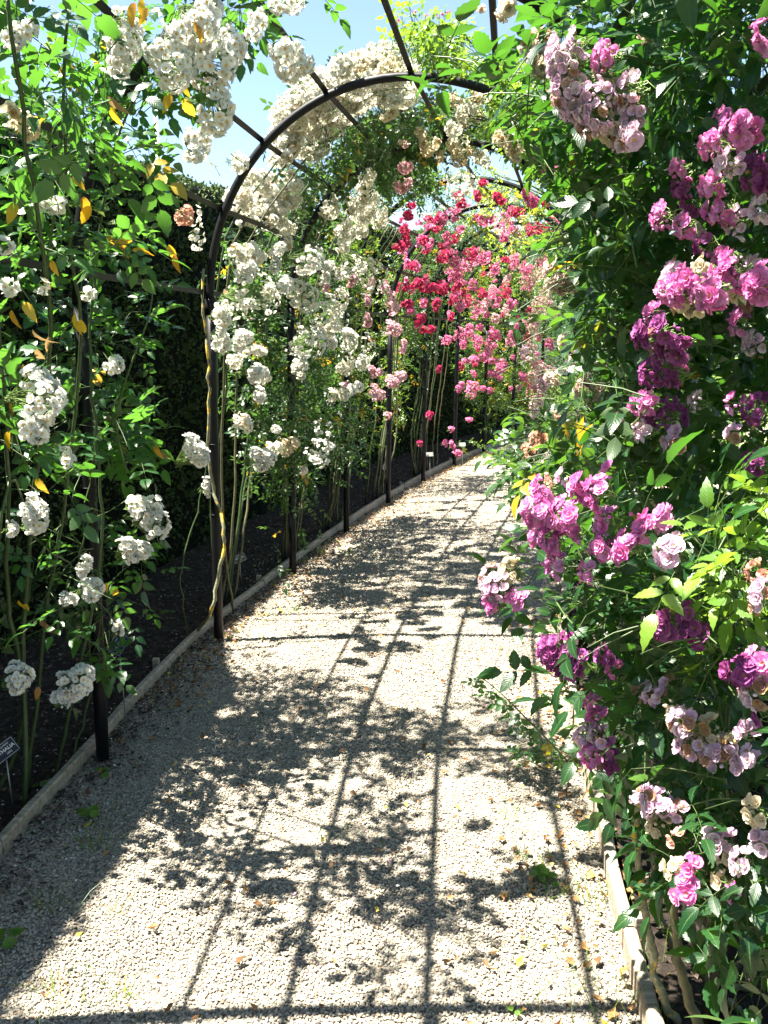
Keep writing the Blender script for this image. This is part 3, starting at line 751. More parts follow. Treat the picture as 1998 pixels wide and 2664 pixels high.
class Rose:
    def __init__(s, label, base, leaf, leafset, lscale=1.0, group='climbing roses trained on the hoops', seed=1, step=.045, name='climbing_rose'):
        s.base = np.array(base); s.t = thing(name, label, 'rose', s.base, group)
        s.leafmats = [M[leaf], M['twig']]; s.leafset = leafset; s.ls = lscale; s.seed = seed; s.step = step
        s.lp = []; s.lx = []; s.ln = []; s.lsc = []; s.tw = Acc(); s.free = False
    def shoot(s, p, d, L, droop=.5, leafy=1.0, r=.0022):
        d = d / (np.linalg.norm(d) + 1e-9); n = max(3, int(L / s.step)); pts = [np.array(p)]
        side = np.cross(d, rng.normal(size=3)); side /= np.linalg.norm(side) + 1e-9
        for k in range(n):
            d = d + np.array([0, 0, -droop * s.step]) * 2 + rng.normal(0, .10, 3); d /= np.linalg.norm(d)
            q = pts[-1] + d * s.step
            if not s.free and (is_clear(q + d * .03) or shades_lit(q)): break
            pts.append(q)
            if rnd.random() > leafy: continue
            side = -side + rng.normal(0, .35, 3); side -= d * (side @ d); side /= np.linalg.norm(side) + 1e-9
            x = d * .55 + side * .8 + np.array([0, 0, -.12]); nr = np.array([-.25, 0, .9]) + rng.normal(0, .38, 3)
            s.lp.append(pts[-1]); s.lx.append(x); s.ln.append(nr); s.lsc.append(s.ls * rnd.uniform(.65, 1.12))
        if len(pts) > 1: s.tw.add(*tube(pts, r, r * .4, 3, False), 0)
        return pts
    def blob(s, c, rad, n, L=.22, upb=.35, droop=.6, squash=(1, 1, 1)):
        """n leafy shoots growing outward from around c"""
        sq = np.array(squash)
        for _ in range(n):
            v = rng.normal(size=3); v /= np.linalg.norm(v); q = rng.random() ** .5
            p = c + v * rad * q * .8 * sq; d = v + np.array([0, 0, upb]) + rng.normal(0, .4, 3)
            s.shoot(p, d, min(L, max(.08, rad * 1.0)) * rnd.uniform(.5, 1.3), droop)
    def region(s, poly, n, l0, l1, L=.2, upb=.2):
        for (x, y) in sample_poly(poly, n):
            p = spot(x, y, rnd.uniform(l0, l1)); w = inward(p)
            s.shoot(p, w * rnd.uniform(-.1, .7) + rng.normal(0, .6, 3) + np.array([0, 0, upb]), L * rnd.uniform(.5, 1.3))
    def roof(s, i0, i1, a0, a1, n, d0=-.02, d1=.18, L=.22):
        for _ in range(n):
            p = hoop(rnd.uniform(i0, i1), rnd.uniform(a0, a1), rnd.uniform(d0, d1))
            s.shoot(p, rng.normal(0, .7, 3) + np.array([0, 0, .3]), L * rnd.uniform(.5, 1.3))
    def cane(s, pts, r0=.010, r1=.005, mat='cane', thorns=0, name='cane', n=22):
        P = spline(pts, n); P[1:-1] += rng.normal(0, .004, (len(P) - 2, 3))
        V, F = tube(P, r0, r1, 7); acc = Acc(); acc.add(V, F)
        for _ in range(thorns):
            k = rnd.randrange(1, len(P) - 1); v = rng.normal(size=3); v[2] *= .2; v /= np.linalg.norm(v); r = r0 * .9
            b = P[k] + (P[k + 1] - P[k]) * rnd.random(); w = np.array([0, 0, .004])
            acc.add([b + v * r * .7 - w, b + v * r * .7 + w, b + v * r * .7 + np.cross(v, w), b + v * (r + .007) - w * .7], [(0, 1, 3), (1, 2, 3), (2, 0, 3)])
        return link(name, acc.mesh(name, [M[mat]], s.base), s.t)
    def cluster(s, c, rx, ry, kind, mat, n=None, objs=False, buds=.15, axis=None, rz=None, tm='stamen', bsc=1.0, face=.35):
        """one truss: blooms spread over an ellipsoid rx wide and ry high, each turned outward"""
        rz = rz or min(rx, ry); T = BL[kind]
        size = {'white_hi': .030, 'white_mid': .030, 'dbl_hi': .044, 'cup_hi': .032, 'pom_hi': .050, 'dbl_mid': .032}[kind] * bsc
        if n is None: n = int(max(3, min(90, 3.0 * PI * rx * ry / (size * size * .5))))
        w = inward(c); acc = Acc(); stems = Acc(); P = []; Nn = []
        tx, ty, td = project1(c); TRUSS.append((tx, ty, FOCAL * rx / td + 9, FOCAL * ry / td + 9, td, c[0], c[1], c[2], max(rx, ry)))
        nl = 1 if max(rx, ry) < .028 else rnd.choice((3, 4, 5)); lob = rng.normal(0, 1, (nl, 3)); lob *= (rng.uniform(.35, .72, nl) / np.linalg.norm(lob, axis=1))[:, None]; lr = rng.uniform(.38, .68, nl)
        tries = 0
        while len(P) < n and tries < n * 12:
            tries += 1
            v = rng.normal(size=3); v /= np.linalg.norm(v)
            if v @ w < -.25: continue
            if nl > 1:
                li = rnd.randrange(nl); q = lob[li] + v * lr[li]
                if any(j != li and np.linalg.norm(q - lob[j]) < lr[j] * .8 for j in range(nl)): continue
                p = c + q * np.array([rx, rz, ry]) * rnd.uniform(.92, 1.0)
            else: p = c + v * np.array([rx, rz, ry]) * rnd.uniform(.8, 1.0)
            if P and min(np.linalg.norm(np.array(P) - p, axis=1)) < size * .42: continue
            P.append(p); Nn.append(v + w * face + np.array([-.12, 0, .25]) + rng.normal(0, .22, 3))
        if not P: return
        P = np.array(P); Nn = np.array(Nn); R = facing(Nn) * (bsc * rng.uniform(.82, 1.14, len(P)))[:, None, None]
        back = c - w * rz * .9 - np.array([0, 0, ry * .2])
        for p in P[::1 if objs else 3]:
            stems.add(*tube([back + rng.normal(0, .006, 3), (back + p) / 2 + rng.normal(0, .006, 3), p], .0012, .0007, 3, False), 2)
        isb = rng.random(len(P)) < buds; mats = [M[mat], M[tm], M['seed']]
        for b in np.nonzero(isb)[0]: stems.inst(BL['bud'][rnd.randrange(3)], R[b:b + 1], P[b:b + 1], rng.random(1))
        if not objs:
            pick = rng.integers(0, len(T), len(P))
            for k in range(len(T)):
                m = (pick == k) & ~isb
                if m.any(): stems.inst(T[k], R[m], P[m], rng.random(m.sum()))
            return link('flower_cluster', stems.mesh('flower_cluster', mats, c), s.t, c - s.base)
        cl = link('flower_cluster', stems.mesh('flower_cluster', mats, c), s.t, c - s.base)
        for k in np.nonzero(~isb)[0]:
            key = (kind, mat, tm, rnd.randrange(len(T)))
            if key not in s.cache: s.cache[key] = tmesh(T[key[3]], 'bloom', mats)
            link('bloom', s.cache[key], cl, mat4=mat4(R[k], P[k] - c))
        return cl
    cache = {}
    def px_cluster(s, px, py, rx, ry, d, kind, mat, **kw):
        c = spot(px, py, d); m = c[1] / FOCAL * 1.08
        return s.cluster(c, max(.012, rx * m - .003), max(.012, ry * m - .003), kind, mat, **kw)
    def finish(s, nobj=300, lod='low'): ROSES.append((s, nobj, lod))
    def build(s, nobj, lod):
        if not s.lp: return
        A = np.array(s.lp); B = np.array(s.lx); B = A + B / np.linalg.norm(B, axis=1)[:, None] * (.055 * np.array(s.lsc))[:, None]
        keep = np.ones(len(A), bool); tr = np.array(TRUSS)
        for Q, f in ((A, .8), (B, 1.0), (2 * B - A, .8)):
            x, y, dz = project(Q)
            for k0 in range(0, len(x), 4000):
                sl = slice(k0, k0 + 4000)
                h = (((x[sl, None] - tr[:, 0]) / (tr[:, 2] * f)) ** 2 + ((y[sl, None] - tr[:, 1]) / (tr[:, 3] * f)) ** 2 < 1) & (dz[sl, None] < tr[:, 4] + .03)
                keep[sl] &= ~h.any(1)
        keep |= rng.random(len(keep)) < .06
        sd = np.array(SUN_TO); C3 = tr[:, 5:8]; rad = tr[:, 8] * .9 + .015; sh = np.zeros(len(A), bool)
        for k0 in range(0, len(B), 2000):
            D = B[k0:k0 + 2000, None, :] - C3[None]; t = D @ sd
            sh[k0:k0 + 2000] = ((t > .02) & ((D ** 2).sum(2) - t * t < rad ** 2)).any(1)
        keep &= ~(sh & (rng.random(len(keep)) < .85))
        s.lp = A[keep]; s.lx = np.array(s.lx)[keep]; s.ln = np.array(s.ln)[keep]; s.lsc = np.array(s.lsc)[keep]
        P = np.array(s.lp); X = np.array(s.lx); Nr = np.array(s.ln); sc = np.array(s.lsc)
        R = frames(X, Nr) * sc[:, None, None]
        px, py, dz = project(P); key = dz / sc + 1e3 * ((px < -60) | (px > 2060) | (py < -60) | (py > 2720))
        order = np.argsort(key); nobj = min(nobj, int((key < 1e3).sum()))
        T = LEAF[s.leafset]; ob = order[:nobj]; rest = order[nobj:]
        ms = []
        for k, tt in enumerate(T):
            kk = (s.leafset, k, s.leafmats[0].name)
            if kk not in s.cache: s.cache[kk] = tmesh(tt, 'leaf', s.leafmats)
            ms.append(s.cache[kk])
        for k in ob: link('leaf', ms[rnd.randrange(len(ms))], s.t, mat4=mat4(R[k], P[k] - s.base))
        acc = Acc(); T2 = LEAF[lod]; f = 1.0
        if s.leafset in ('hi', 'big') and lod in ('mid', 'low'): f = 1.35 if s.leafset == 'hi' else 1.7
        pick = rng.integers(0, len(T2), len(rest))
        for k in range(len(T2)):
            m = rest[pick == k]
            if len(m): acc.inst(T2[k], R[m] * f, P[m] - s.base, rng.random(len(m)))
        if not acc.empty(): tag(link('foliage', acc.mesh('foliage', s.leafmats), s.t), kind='stuff')
        if not s.tw.empty(): tag(link('twigs', s.tw.mesh('twigs', [M['twig']], s.base), s.t), kind='stuff')
        global NLEAF; NLEAF += len(P)
NLEAF = 0
SC, SS = .3638, .0598
def roof_from_shadow(px, py):
    """the place on the pergola whose shadow falls at this spot of the gravel"""
    gpt = ground(px, py); i, lat = tunnel(gpt); i, lat = i[0], lat[0]; best = None
    for t in np.linspace(0, 2.6, 120):
        l = ARC_C - ARC_W * math.cos(t); z = SPRING + ARC_R * math.sin(t); e = abs(l + SC * z - lat)
        if best is None or e < best[0]: best = (e, t, z)
    if best[0] > .05 and lat < .75:
        z = max(.3, lat / SC); return place(i - SS * z / SP, 0.0, z)
    return hoop(i - SS * best[2] / SP, best[1], .03)

# --- left: near white rambler -------------------------------------------------------------
WR = Rose('big near white rambler with yellowing leaves on the left beside the THALIA label', place(.75, -.12, 0), 'leaf_near_white', 'hi', 1.3, step=.066)
for (x, y, rx, d, n) in [(60, 60, 150, 2.1, 9), (200, 160, 120, 2.3, 10), (90, 330, 120, 2.3, 9), (300, 250, 80, 2.6, 5), (240, 420, 110, 2.6, 9), (60, 560, 120, 2.3, 9), (180, 640, 90, 2.5, 7), (300, 430, 60, 2.9, 3), (120, 800, 90, 2.4, 6),
                         (70, 880, 80, 2.5, 4), (210, 900, 70, 2.8, 4), (60, 1240, 90, 2.6, 6), (170, 1180, 80, 2.8, 4), (200, 1330, 90, 2.9, 7), (110, 1480, 100, 2.9, 7), (240, 1420, 80, 3.0, 5), (240, 1560, 70, 3.1, 5), (290, 1590, 60, 3.2, 3),
                         (60, 1620, 100, 2.9, 6), (180, 1700, 80, 3.1, 4), (340, 1180, 50, 3.0, 2), (500, 40, 100, 2.5, 6), (650, 30, 70, 2.6, 3), (330, 60, 80, 2.4, 5), (430, 150, 70, 2.6, 4), (110, 1080, 60, 2.6, 3)]:
    WR.blob(at(x, y, d), rx * d / FOCAL, n, .2)
# distinct upright leafy shoots seen against the dark hedge
for pts in [[(280, 1220, 3.3), (300, 1080, 3.3), (340, 950, 3.3), (385, 830, 3.35), (400, 740, 3.4)], [(330, 1230, 3.2), (300, 1100, 3.2)], [(120, 700, 2.6), (140, 560, 2.6), (160, 420, 2.6)]]:
    P = spline([at(*q) for q in pts], 16); WR.tw.add(*tube(P, .005, .003, 5, False), 0)
    for k in range(1, len(P)):
        sd = np.array([1 if k % 2 else -1, rnd.uniform(-.6, .2), rnd.uniform(-.2, .2)])
        WR.lp.append(P[k]); WR.lx.append(sd); WR.ln.append(np.array([-.1, -.3, .8]) + rng.normal(0, .2, 3)); WR.lsc.append(rnd.uniform(.85, 1.2))
        if k % 3 == 0: WR.shoot(P[k], sd + np.array([0, 0, .3]), .12)
# sprigs hanging in front of the sky, and a low sprig over the edging
for (x, y, d, dx, dz, L) in [(470, 270, 2.6, 1, -.3, .18), (560, 380, 2.7, 1, .3, .16), (600, 400, 2.7, .8, -.6, .14), (470, 400, 2.7, .5, -.6, .2), (420, 330, 2.6, .2, -1, .22), (380, 300, 2.6, .3, -1, .22), (760, 40, 2.6, 1, -.1, .16), (700, 20, 2.5, .8, .2, .2),
                             (360, 1590, 3.25, 1, -.25, .3), (380, 1650, 3.25, 1, -.2, .22), (330, 1560, 3.2, .9, -.3, .25), (430, 1190, 3.3, .9, 0, .14)]:
    WR.shoot(at(x, y, d), np.array([dx, -.1, dz]), L, .3)
for pts, r in [([place(.7, -.1, 0), at(70, 1500, 3.0), at(110, 1150, 2.8), at(130, 800, 2.6), at(70, 400, 2.3), at(20, 0, 2.1)], .013), ([place(.8, -.16, 0), at(120, 1600, 3.1), at(170, 1300, 2.95), at(210, 900, 2.8), at(170, 500, 2.6), at(180, 0, 2.3)], .011),
               ([place(.85, -.1, 0), at(260, 1480, 3.05), at(255, 1200, 3.05), at(235, 900, 3.0), at(290, 420, 2.9), at(380, 200, 2.7)], .009), ([place(.6, -.2, 0), at(10, 1300, 2.6), at(90, 1400, 2.8), at(190, 1480, 3.0), at(300, 1620, 3.1)], .007),
               ([place(.75, -.25, 0), at(60, 1850, 3.0), at(20, 1500, 2.9), at(20, 1100, 2.6), at(-30, 500, 2.3)], .014), ([place(.95, -.1, 0), at(240, 1750, 3.3), at(200, 1500, 3.2), at(250, 1300, 3.2)], .008)]:
    WR.cane(pts, r * .72, r * .36, 'stem', 18)
for (x, y, rx, ry, d) in [(325, 88, 46, 52, 2.35), (305, 165, 28, 24, 2.4), (425, 180, 54, 72, 2.35), (500, 60, 52, 66, 2.35), (525, 115, 40, 40, 2.4), (562, 205, 62, 88, 2.4), (608, 95, 40, 58, 2.5), (676, 70, 30, 42, 2.5), (757, 148, 46, 46, 2.5), (512, 378, 34, 40, 2.7),
                          (745, 12, 34, 22, 2.5), (50, 92, 40, 34, 2.2), (135, 532, 34, 22, 2.5), (22, 745, 24, 18, 2.4), (110, 745, 18, 14, 2.5), (226, 765, 18, 14, 2.9), (300, 952, 24, 24, 2.9), (85, 1030, 78, 62, 2.4), (92, 1108, 44, 36, 2.4), (500, 1190, 40, 48, 3.3),
                          (100, 1355, 38, 56, 2.7), (25, 1374, 18, 17, 2.6), (390, 1340, 40, 62, 3.1), (350, 1310, 22, 34, 3.1), (335, 1428, 50, 34, 3.1), (217, 1535, 44, 38, 3.0), (215, 1470, 18, 26, 3.0), (168, 1558, 26, 14, 2.95), (314, 1640, 22, 30, 3.2), (200, 1770, 48, 46, 3.0), (165, 1815, 44, 26, 3.0), (38, 1765, 40, 36, 2.85), (170, 1190, 16, 24, 2.7), (10, 640, 20, 18, 2.3)]:
    WR.px_cluster(x, y, rx * 1.1, ry * 1.1, d, 'white_hi', 'p_white', objs=True, bsc=.95)
for (x, y) in [(70, 330), (28, 300)]: WR.px_cluster(x, y, 26, 26, 2.3, 'white_hi', 'p_tan', objs=True, tm='stamen_brown')
# yellowed leaves hanging here and there
acc = Acc(); leaflet(acc, .055, .028, 9, (0, 0, 0), 0, .05, .25, .5); YL = [tmesh(template(acc), 'yellow_leaf', [M['yellow_leaf']])]
acc = Acc(); leaflet(acc, .06, .022, 9, (0, 0, 0), 0, .08, .6, .9); DL = tmesh(template(acc), 'withered_leaf', [M['dry_leaf']])
for (x, y, d, nm) in [(352, 20, 2.3, 'y'), (385, 35, 2.3, 'y'), (445, 260, 2.4, 'y'), (478, 270, 2.4, 'y'), (215, 525, 2.5, 'y'), (237, 550, 2.5, 'y'), (190, 470, 2.5, 'y'), (440, 650, 2.9, 'y'), (455, 675, 2.9, 'y'), (62, 800, 2.4, 'y'), (30, 820, 2.4, 'y'), (195, 830, 2.5, 'y'), (210, 845, 2.5, 'y'), (120, 740, 2.5, 'y'),
                      (135, 690, 2.5, 'y'), (30, 1055, 2.5, 'y'), (25, 1135, 2.5, 'y'), (95, 1255, 2.7, 'y'), (280, 1530, 3.1, 'y'), (300, 1545, 3.1, 'y'), (48, 1575, 2.9, 'y'), (70, 1585, 2.9, 'y'), (420, 1185, 3.2, 'd'), (405, 1170, 3.2, 'y'), (85, 870, 2.5, 'd'), (95, 920, 2.5, 'd'), (130, 890, 2.6, 'd'), (60, 960, 2.5, 'd'), (280, 265, 2.6, 'd'), (290, 290, 2.6, 'y'),
                      (105, 1625, 2.9, 'd'), (120, 1635, 2.95, 'd'), (325, 620, 2.9, 'y'), (40, 540, 2.4, 'y'), (370, 10, 2.4, 'y'), (470, 215, 2.4, 'y'), (100, 1800, 3.0, 'y'), (510, 60, 2.3, 'y')]:
    Rm = frames(np.array([[rnd.gauss(0, .4), rnd.gauss(0, .3), -1]]), np.array([[rnd.gauss(0, .5), -1, .3]]))[0] * rnd.uniform(.75, 1.1)
    link('withered_leaf' if nm == 'd' else 'yellow_leaf', DL if nm == 'd' else YL[0], WR.t, mat4=mat4(Rm, at(x, y - 14, d) - WR.base))
# overhead growth that shades the gravel
for (x, y, r, n) in [(700, 1900, .20, 12), (850, 1930, .22, 14), (1000, 1940, .24, 15), (1150, 1930, .22, 13), (600, 1950, .18, 10), (520, 1900, .12, 5), (1240, 1900, .14, 7), (540, 2200, .08, 4), (480, 2220, .06, 3), (640, 2330, .10, 6), (690, 2400, .09, 5), (600, 2290, .07, 3), (980, 2150, .05, 3), (1080, 2390, .07, 3), (1130, 2450, .07, 3), (620, 1790, .08, 3), (760, 1740, .10, 5), (900, 1720, .05, 2), (1400, 1990, .12, 6), (1300, 1980, .12, 6), (420, 2030, .08, 3), (1080, 2010, .06, 3), (1450, 2140, .04, 2)]:
    WR.blob(roof_from_shadow(x, y), r * .62, int(n * 1.5), .13, .1, squash=(1, 1, .5))
# growth along the left shoulder, which shades the left strip
for _ in range(130):
    WR.shoot(place(rnd.uniform(.7, 2.0), rnd.uniform(-.6, -.1), rnd.uniform(1.3, 2.75)), rng.normal(0, .6, 3) + np.array([.1, 0, .4]), .25)
for _ in range(80):
    WR.shoot(place(rnd.uniform(1.1, 1.9), rnd.uniform(-.75, -.25), rnd.uniform(2.4, 3.3)), rng.normal(0, .6, 3) + np.array([.1, 0, .3]), .25)
for _ in range(12):
    WR.shoot(place(rnd.uniform(-.9, .9), rnd.uniform(-.25, .02), rnd.uniform(1.2, 2.3)), rng.normal(0, .6, 3) + np.array([0, 0, .5]), .25)
WR.finish(300, 'mid')

# --- left: lichened old cane at the second post -------------------------------------------
OC = Rose('old climber at the left post with one bare yellow lichened cane and coppery top', place(1.95, -.14, 0), 'leaf_copper', 'mid', 1.0)
OC.cane([ground(505, 1650), at(545, 1600, 4.6), at(568, 1500, 4.62), at(582, 1410, 4.62), at(575, 1335, 4.66), at(552, 1260, 4.68), at(541, 1150, 4.68), at(545, 1010, 4.68), at(537, 900, 4.7), at(528, 800, 4.7), at(530, 700, 4.72)], .0105, .007, 'lichen', 6, n=44)
OC.cane([place(1.95, -.14, 0), at(470, 1500, 4.6), at(520, 1300, 4.7), at(560, 1000, 4.8)], .005, .003, 'stem', 4)
for (x, y, r, n) in [(600, 460, 40, 8), (560, 470, 40, 6), (640, 480, 50, 7), (470, 560, 36, 6), (500, 620, 30, 3), (460, 540, 26, 4)]: OC.blob(at(x, y, 4.75), r * 4.75 / FOCAL, n, .16)
OC.px_cluster(480, 552, 24, 26, 4.7, 'white_mid', 'p_salmon')
OC.px_cluster(536, 1268, 18, 30, 4.75, 'white_mid', 'p_white'); OC.px_cluster(510, 600, 16, 50, 4.8, 'white_mid', 'p_cream', n=20)
OC.finish(60, 'low')
# --- left: cream rambler between second and fourth hoop -----------------------------------
CR = Rose('cream white rambler with dense trusses between the second and third left posts', place(2.45, -.12, 0), 'leaf_cream', 'mid', 1.2)
CR.region([(570, 520), (720, 560), (900, 640), (960, 1000), (930, 1120), (830, 1230), (700, 1240), (640, 1130), (590, 900), (560, 640)], 520, -.12, .15, .2)
CR.region([(620, 950), (930, 960), (930, 1240), (640, 1260)], 130, -.12, .1, .18)
CR.region([(590, 1200), (640, 1180), (720, 1290), (640, 1330), (580, 1300)], 16, 5.0, 5.3, .16)
CR.region([(690, 1280), (800, 1250), (820, 1480), (720, 1500)], 22, 5.3, 5.6, .14)
for k in range(7):
    o = rnd.uniform(-.25, .25); CR.cane([place(2.42 + o * .4, -.1 - rnd.random() * .12, 0), place(2.45 + o, -.08 - rnd.random() * .1, .6), place(2.5 + o * 1.4, -.04, 1.3), hoop(2.5 + o * 1.5, .3, .05), hoop(2.6 + o * 1.5, .9, .05)], .009, .005, 'cane' if k % 2 else 'stem', 10)
WC = [(640, 782, 72, 62), (634, 690, 44, 34), (620, 656, 30, 20), (737, 752, 24, 22), (775, 772, 44, 32), (773, 676, 50, 38), (936, 676, 72, 56), (840, 828, 56, 42), (877, 800, 42, 48), (806, 895, 58, 50), (930, 915, 38, 50), (574, 872, 24, 34), (568, 828, 22, 22), (625, 888, 38, 24),
      (610, 940, 20, 22), (650, 968, 38, 28), (688, 985, 18, 14), (673, 1027, 20, 18), (625, 1102, 20, 28), (662, 1190, 38, 28), (713, 1172, 20, 22), (828, 1180, 48, 26), (878, 1030, 24, 22), (918, 1013, 24, 18), (795, 1225, 14, 12), (715, 1120, 14, 12), (866, 860, 26, 20)]
for n_, (x, y, rx, ry) in enumerate(WC): CR.px_cluster(x, y, rx * 1.12, ry * 1.12, -.22 if n_ % 3 else -.28, 'white_mid', 'p_white' if n_ % 2 else 'p_cream', objs=n_ in (0, 1, 6, 9))
for (x, y) in sample_poly([(570, 600), (960, 640), (960, 960), (760, 980), (600, 900)], 24): CR.px_cluster(x, y, rnd.uniform(16, 32), rnd.uniform(14, 26), -.12, 'white_mid', 'p_white' if rnd.random() < .6 else 'p_cream')
CR.px_cluster(749, 1158, 28, 26, -.2, 'white_mid', 'p_tan')
for (x, y) in sample_poly([(780, 1080), (900, 1060), (880, 1160), (820, 1140)], 6): CR.px_cluster(x, y, 10, 9, -.1, 'white_mid', 'p_white', n=5)
for (x, y) in sample_poly([(570, 420), (760, 400), (760, 600), (640, 600)], 30): CR.px_cluster(x, y, rnd.uniform(20, 36), rnd.uniform(14, 26), -.02 + rnd.random() * .2, 'white_mid', 'p_cream')
CR.region([(570, 640), (960, 640), (940, 1240), (620, 1250)], 330, .05, .3, .2)
CR.finish(300, 'low')
# --- cream roof rose on hoops three and four ----------------------------------------------
RR = Rose('cream rambler piled high over the third hoop against the sky', place(3.35, -.12, 0), 'leaf_cream', 'mid', 1.25)
RR.region([(720, 330), (900, 220), (1180, 230), (1260, 420), (1010, 560), (860, 560), (700, 560)], 560, .0, .25, .2)
RR.region([(870, 330), (1250, 250), (1300, 330), (1120, 400), (960, 520), (880, 520)], 260, -.04, .2, .2)
RR.roof(2.9, 3.25, .2, 2.9, 420, -.03, .2, .14)
for k in range(6):
    o = rnd.uniform(-.2, .2); RR.cane([place(3.3 + o * .4, -.1 - rnd.random() * .1, 0), place(3.3 + o, -.06, .9), hoop(3.3 + o, .1, .04), hoop(3.3 + o * 1.5, .8, .06), hoop(3.2, 1.4, .06)], .009, .005, 'cane', 8)
for (x, y, rx, ry) in [(958, 472, 38, 32), (862, 545, 28, 34), (946, 582, 30, 34), (1122, 382, 28, 28), (1192, 391, 34, 44), (1198, 472, 44, 38), (1100, 345, 18, 22), (1010, 300, 22, 20), (900, 600, 22, 20), (1145, 400, 14, 16), (1340, 385, 26, 34), (1305, 355, 20, 18), (995, 560, 16, 20)]:
    RR.px_cluster(x, y, rx, ry, -.08, 'white_mid', 'p_cream' if y > 400 else 'p_tan')
for (x, y) in sample_poly([(720, 300), (800, 200), (900, 160), (1010, 120), (1060, 190), (1080, 260), (900, 270), (860, 330), (800, 420), (720, 400)], 115):
    RR.px_cluster(x, y, rnd.uniform(26, 42), rnd.uniform(18, 30), rnd.uniform(.08, .3), 'white_mid', 'p_cream' if rnd.random() < .9 else 'p_tan')
RR.region([(720, 300), (800, 200), (900, 160), (1010, 120), (1080, 200), (1080, 260), (900, 300), (800, 420), (720, 400)], 160, .2, .42, .16, .6)
for (x, y) in sample_poly([(1150, 220), (1260, 250), (1240, 330), (1180, 320)], 8): RR.px_cluster(x, y, 20, 16, .1, 'white_mid', 'p_tan')
for (x, y) in sample_poly([(860, 480), (1010, 500), (1000, 650), (900, 660), (840, 600)], 12): RR.px_cluster(x, y, rnd.uniform(18, 30), rnd.uniform(18, 30), -.06, 'white_mid', 'p_cream')
for (x, y) in sample_poly([(1000, 250), (1250, 260), (1260, 420), (1100, 360)], 12): RR.px_cluster(x, y, rnd.uniform(14, 26), rnd.uniform(12, 22), -.02, 'white_mid', 'p_cream')
RR.finish(200, 'low')
# --- soft pink, crimson, hot pink along the far left --------------------------------------
PK = Rose('soft pink rambler hanging by the fourth and fifth left posts', place(4.2, -.12, 0), 'leaf_fresh', 'mid', .9)
PK.region([(900, 640), (1060, 640), (1080, 900), (1050, 1150), (960, 1180), (880, 1000)], 420, -.08, .15, .18)
for (x, y, rx, ry) in [(918, 733, 20, 17), (965, 730, 12, 16), (1002, 744, 18, 15), (1012, 792, 22, 26), (1015, 858, 26, 26), (972, 1021, 26, 22), (977, 972, 24, 20), (1015, 1000, 20, 20), (1040, 985, 16, 22), (957, 780, 12, 16), (900, 1005, 14, 16), (1008, 1082, 12, 10), (845, 748, 12, 12), (815, 690, 12, 16), (1050, 905, 14, 20), (955, 830, 14, 20), (1055, 430, 22, 24), (1052, 370, 14, 12), (1060, 480, 26, 22)]:
    PK.px_cluster(x, y, rx, ry, -.14, 'dbl_mid', 'p_pink')
for k in range(9):
    o = rnd.uniform(-.35, .35); PK.cane([place(4.1 + o * .6, -.1 - rnd.random() * .15, 0), place(4.1 + o, -.14 + rnd.random() * .1, .5), place(4.2 + o, -.03, 1.2), hoop(4.2 + o * 1.2, .3, .04), hoop(4.2 + o, .8, .04)], .009, .005, 'stem' if k % 2 else 'cane', 8)
PK.roof(3.75, 4.0, .3, 2.8, 220, -.03, .18)
PK.region([(860, 640), (1060, 640), (1080, 1100), (900, 1150)], 350, .08, .35, .2)
PK.finish(200, 'low')
RD = Rose('crimson rambler climbing by the fifth and sixth left posts', place(5.3, -.12, 0), 'leaf_cream', 'mid', .9)
RD.region([(1000, 560), (1200, 540), (1240, 640), (1170, 900), (1090, 950), (1040, 820), (1020, 700)], 800, -.05, .15, .18)
RD.region([(1080, 900), (1170, 900), (1200, 1180), (1120, 1200), (1080, 1060)], 46, -.05, .1, .16)
for (x, y, rx, ry) in [(1080, 739, 18, 14), (1108, 748, 20, 12), (1150, 755, 22, 14), (1086, 830, 18, 15), (1115, 852, 24, 16), (1146, 665, 24, 16), (1053, 793, 18, 12), (1130, 745, 18, 10), (1185, 745, 16, 14), (1060, 560, 14, 14), (1050, 600, 12, 14), (1070, 530, 12, 10), (1030, 640, 16, 14), (1105, 625, 12, 10), (1140, 960, 10, 10), (1115, 1080, 9, 9), (1092, 1150, 9, 10), (1118, 1075, 9, 8), (1185, 620, 12, 12), (1070, 690, 12, 10), (1175, 780, 12, 12)]:
    RD.px_cluster(x, y, rx, ry, -.14, 'dbl_mid', 'p_red')
for (x, y) in sample_poly([(1040, 540), (1240, 560), (1200, 800), (1060, 860)], 40): q_ = rnd.uniform(5, 15); RD.px_cluster(x, y, q_, q_ * rnd.uniform(.6, 1.4), -.08, 'dbl_mid', rnd.choice(('p_red', 'p_hot')))
for k in range(9):
    o = rnd.uniform(-.35, .35); RD.cane([place(5.1 + o * .6, -.1 - rnd.random() * .15, 0), place(5.1 + o, -.14 + rnd.random() * .1, .5), place(5.2 + o, -.03, 1.2), hoop(5.2 + o * 1.2, .3, .04), hoop(5.2 + o, .8, .04)], .009, .005, 'stem' if k % 2 else 'cane', 8)
RD.roof(4.8, 5.6, .5, 2.6, 330, -.05, .2)
for _ in range(26): RD.cluster(hoop(rnd.uniform(4.7, 6.2), rnd.uniform(.3, 2.4), rnd.uniform(-.06, .1)), rnd.uniform(.03, .07), rnd.uniform(.03, .06), 'dbl_mid', rnd.choice(('p_red', 'p_hot')))
RD.region([(1000, 560), (1240, 560), (1240, 1050), (1090, 1100), (1020, 900)], 600, .08, .4, .2)
RD.finish(150, 'low')
HP = Rose('hot pink rambler on fresh green foliage around the seventh hoop', place(6.5, -.12, 0), 'leaf_fresh', 'mid', 1.05)
HP.region([(1150, 640), (1440, 640), (1460, 900), (1440, 1050), (1300, 1080), (1200, 1000), (1180, 860)], 1300, -.06, .2, .2)
HP.region([(1190, 980), (1250, 960), (1240, 1180), (1180, 1180)], 30, -.08, .05, .14)
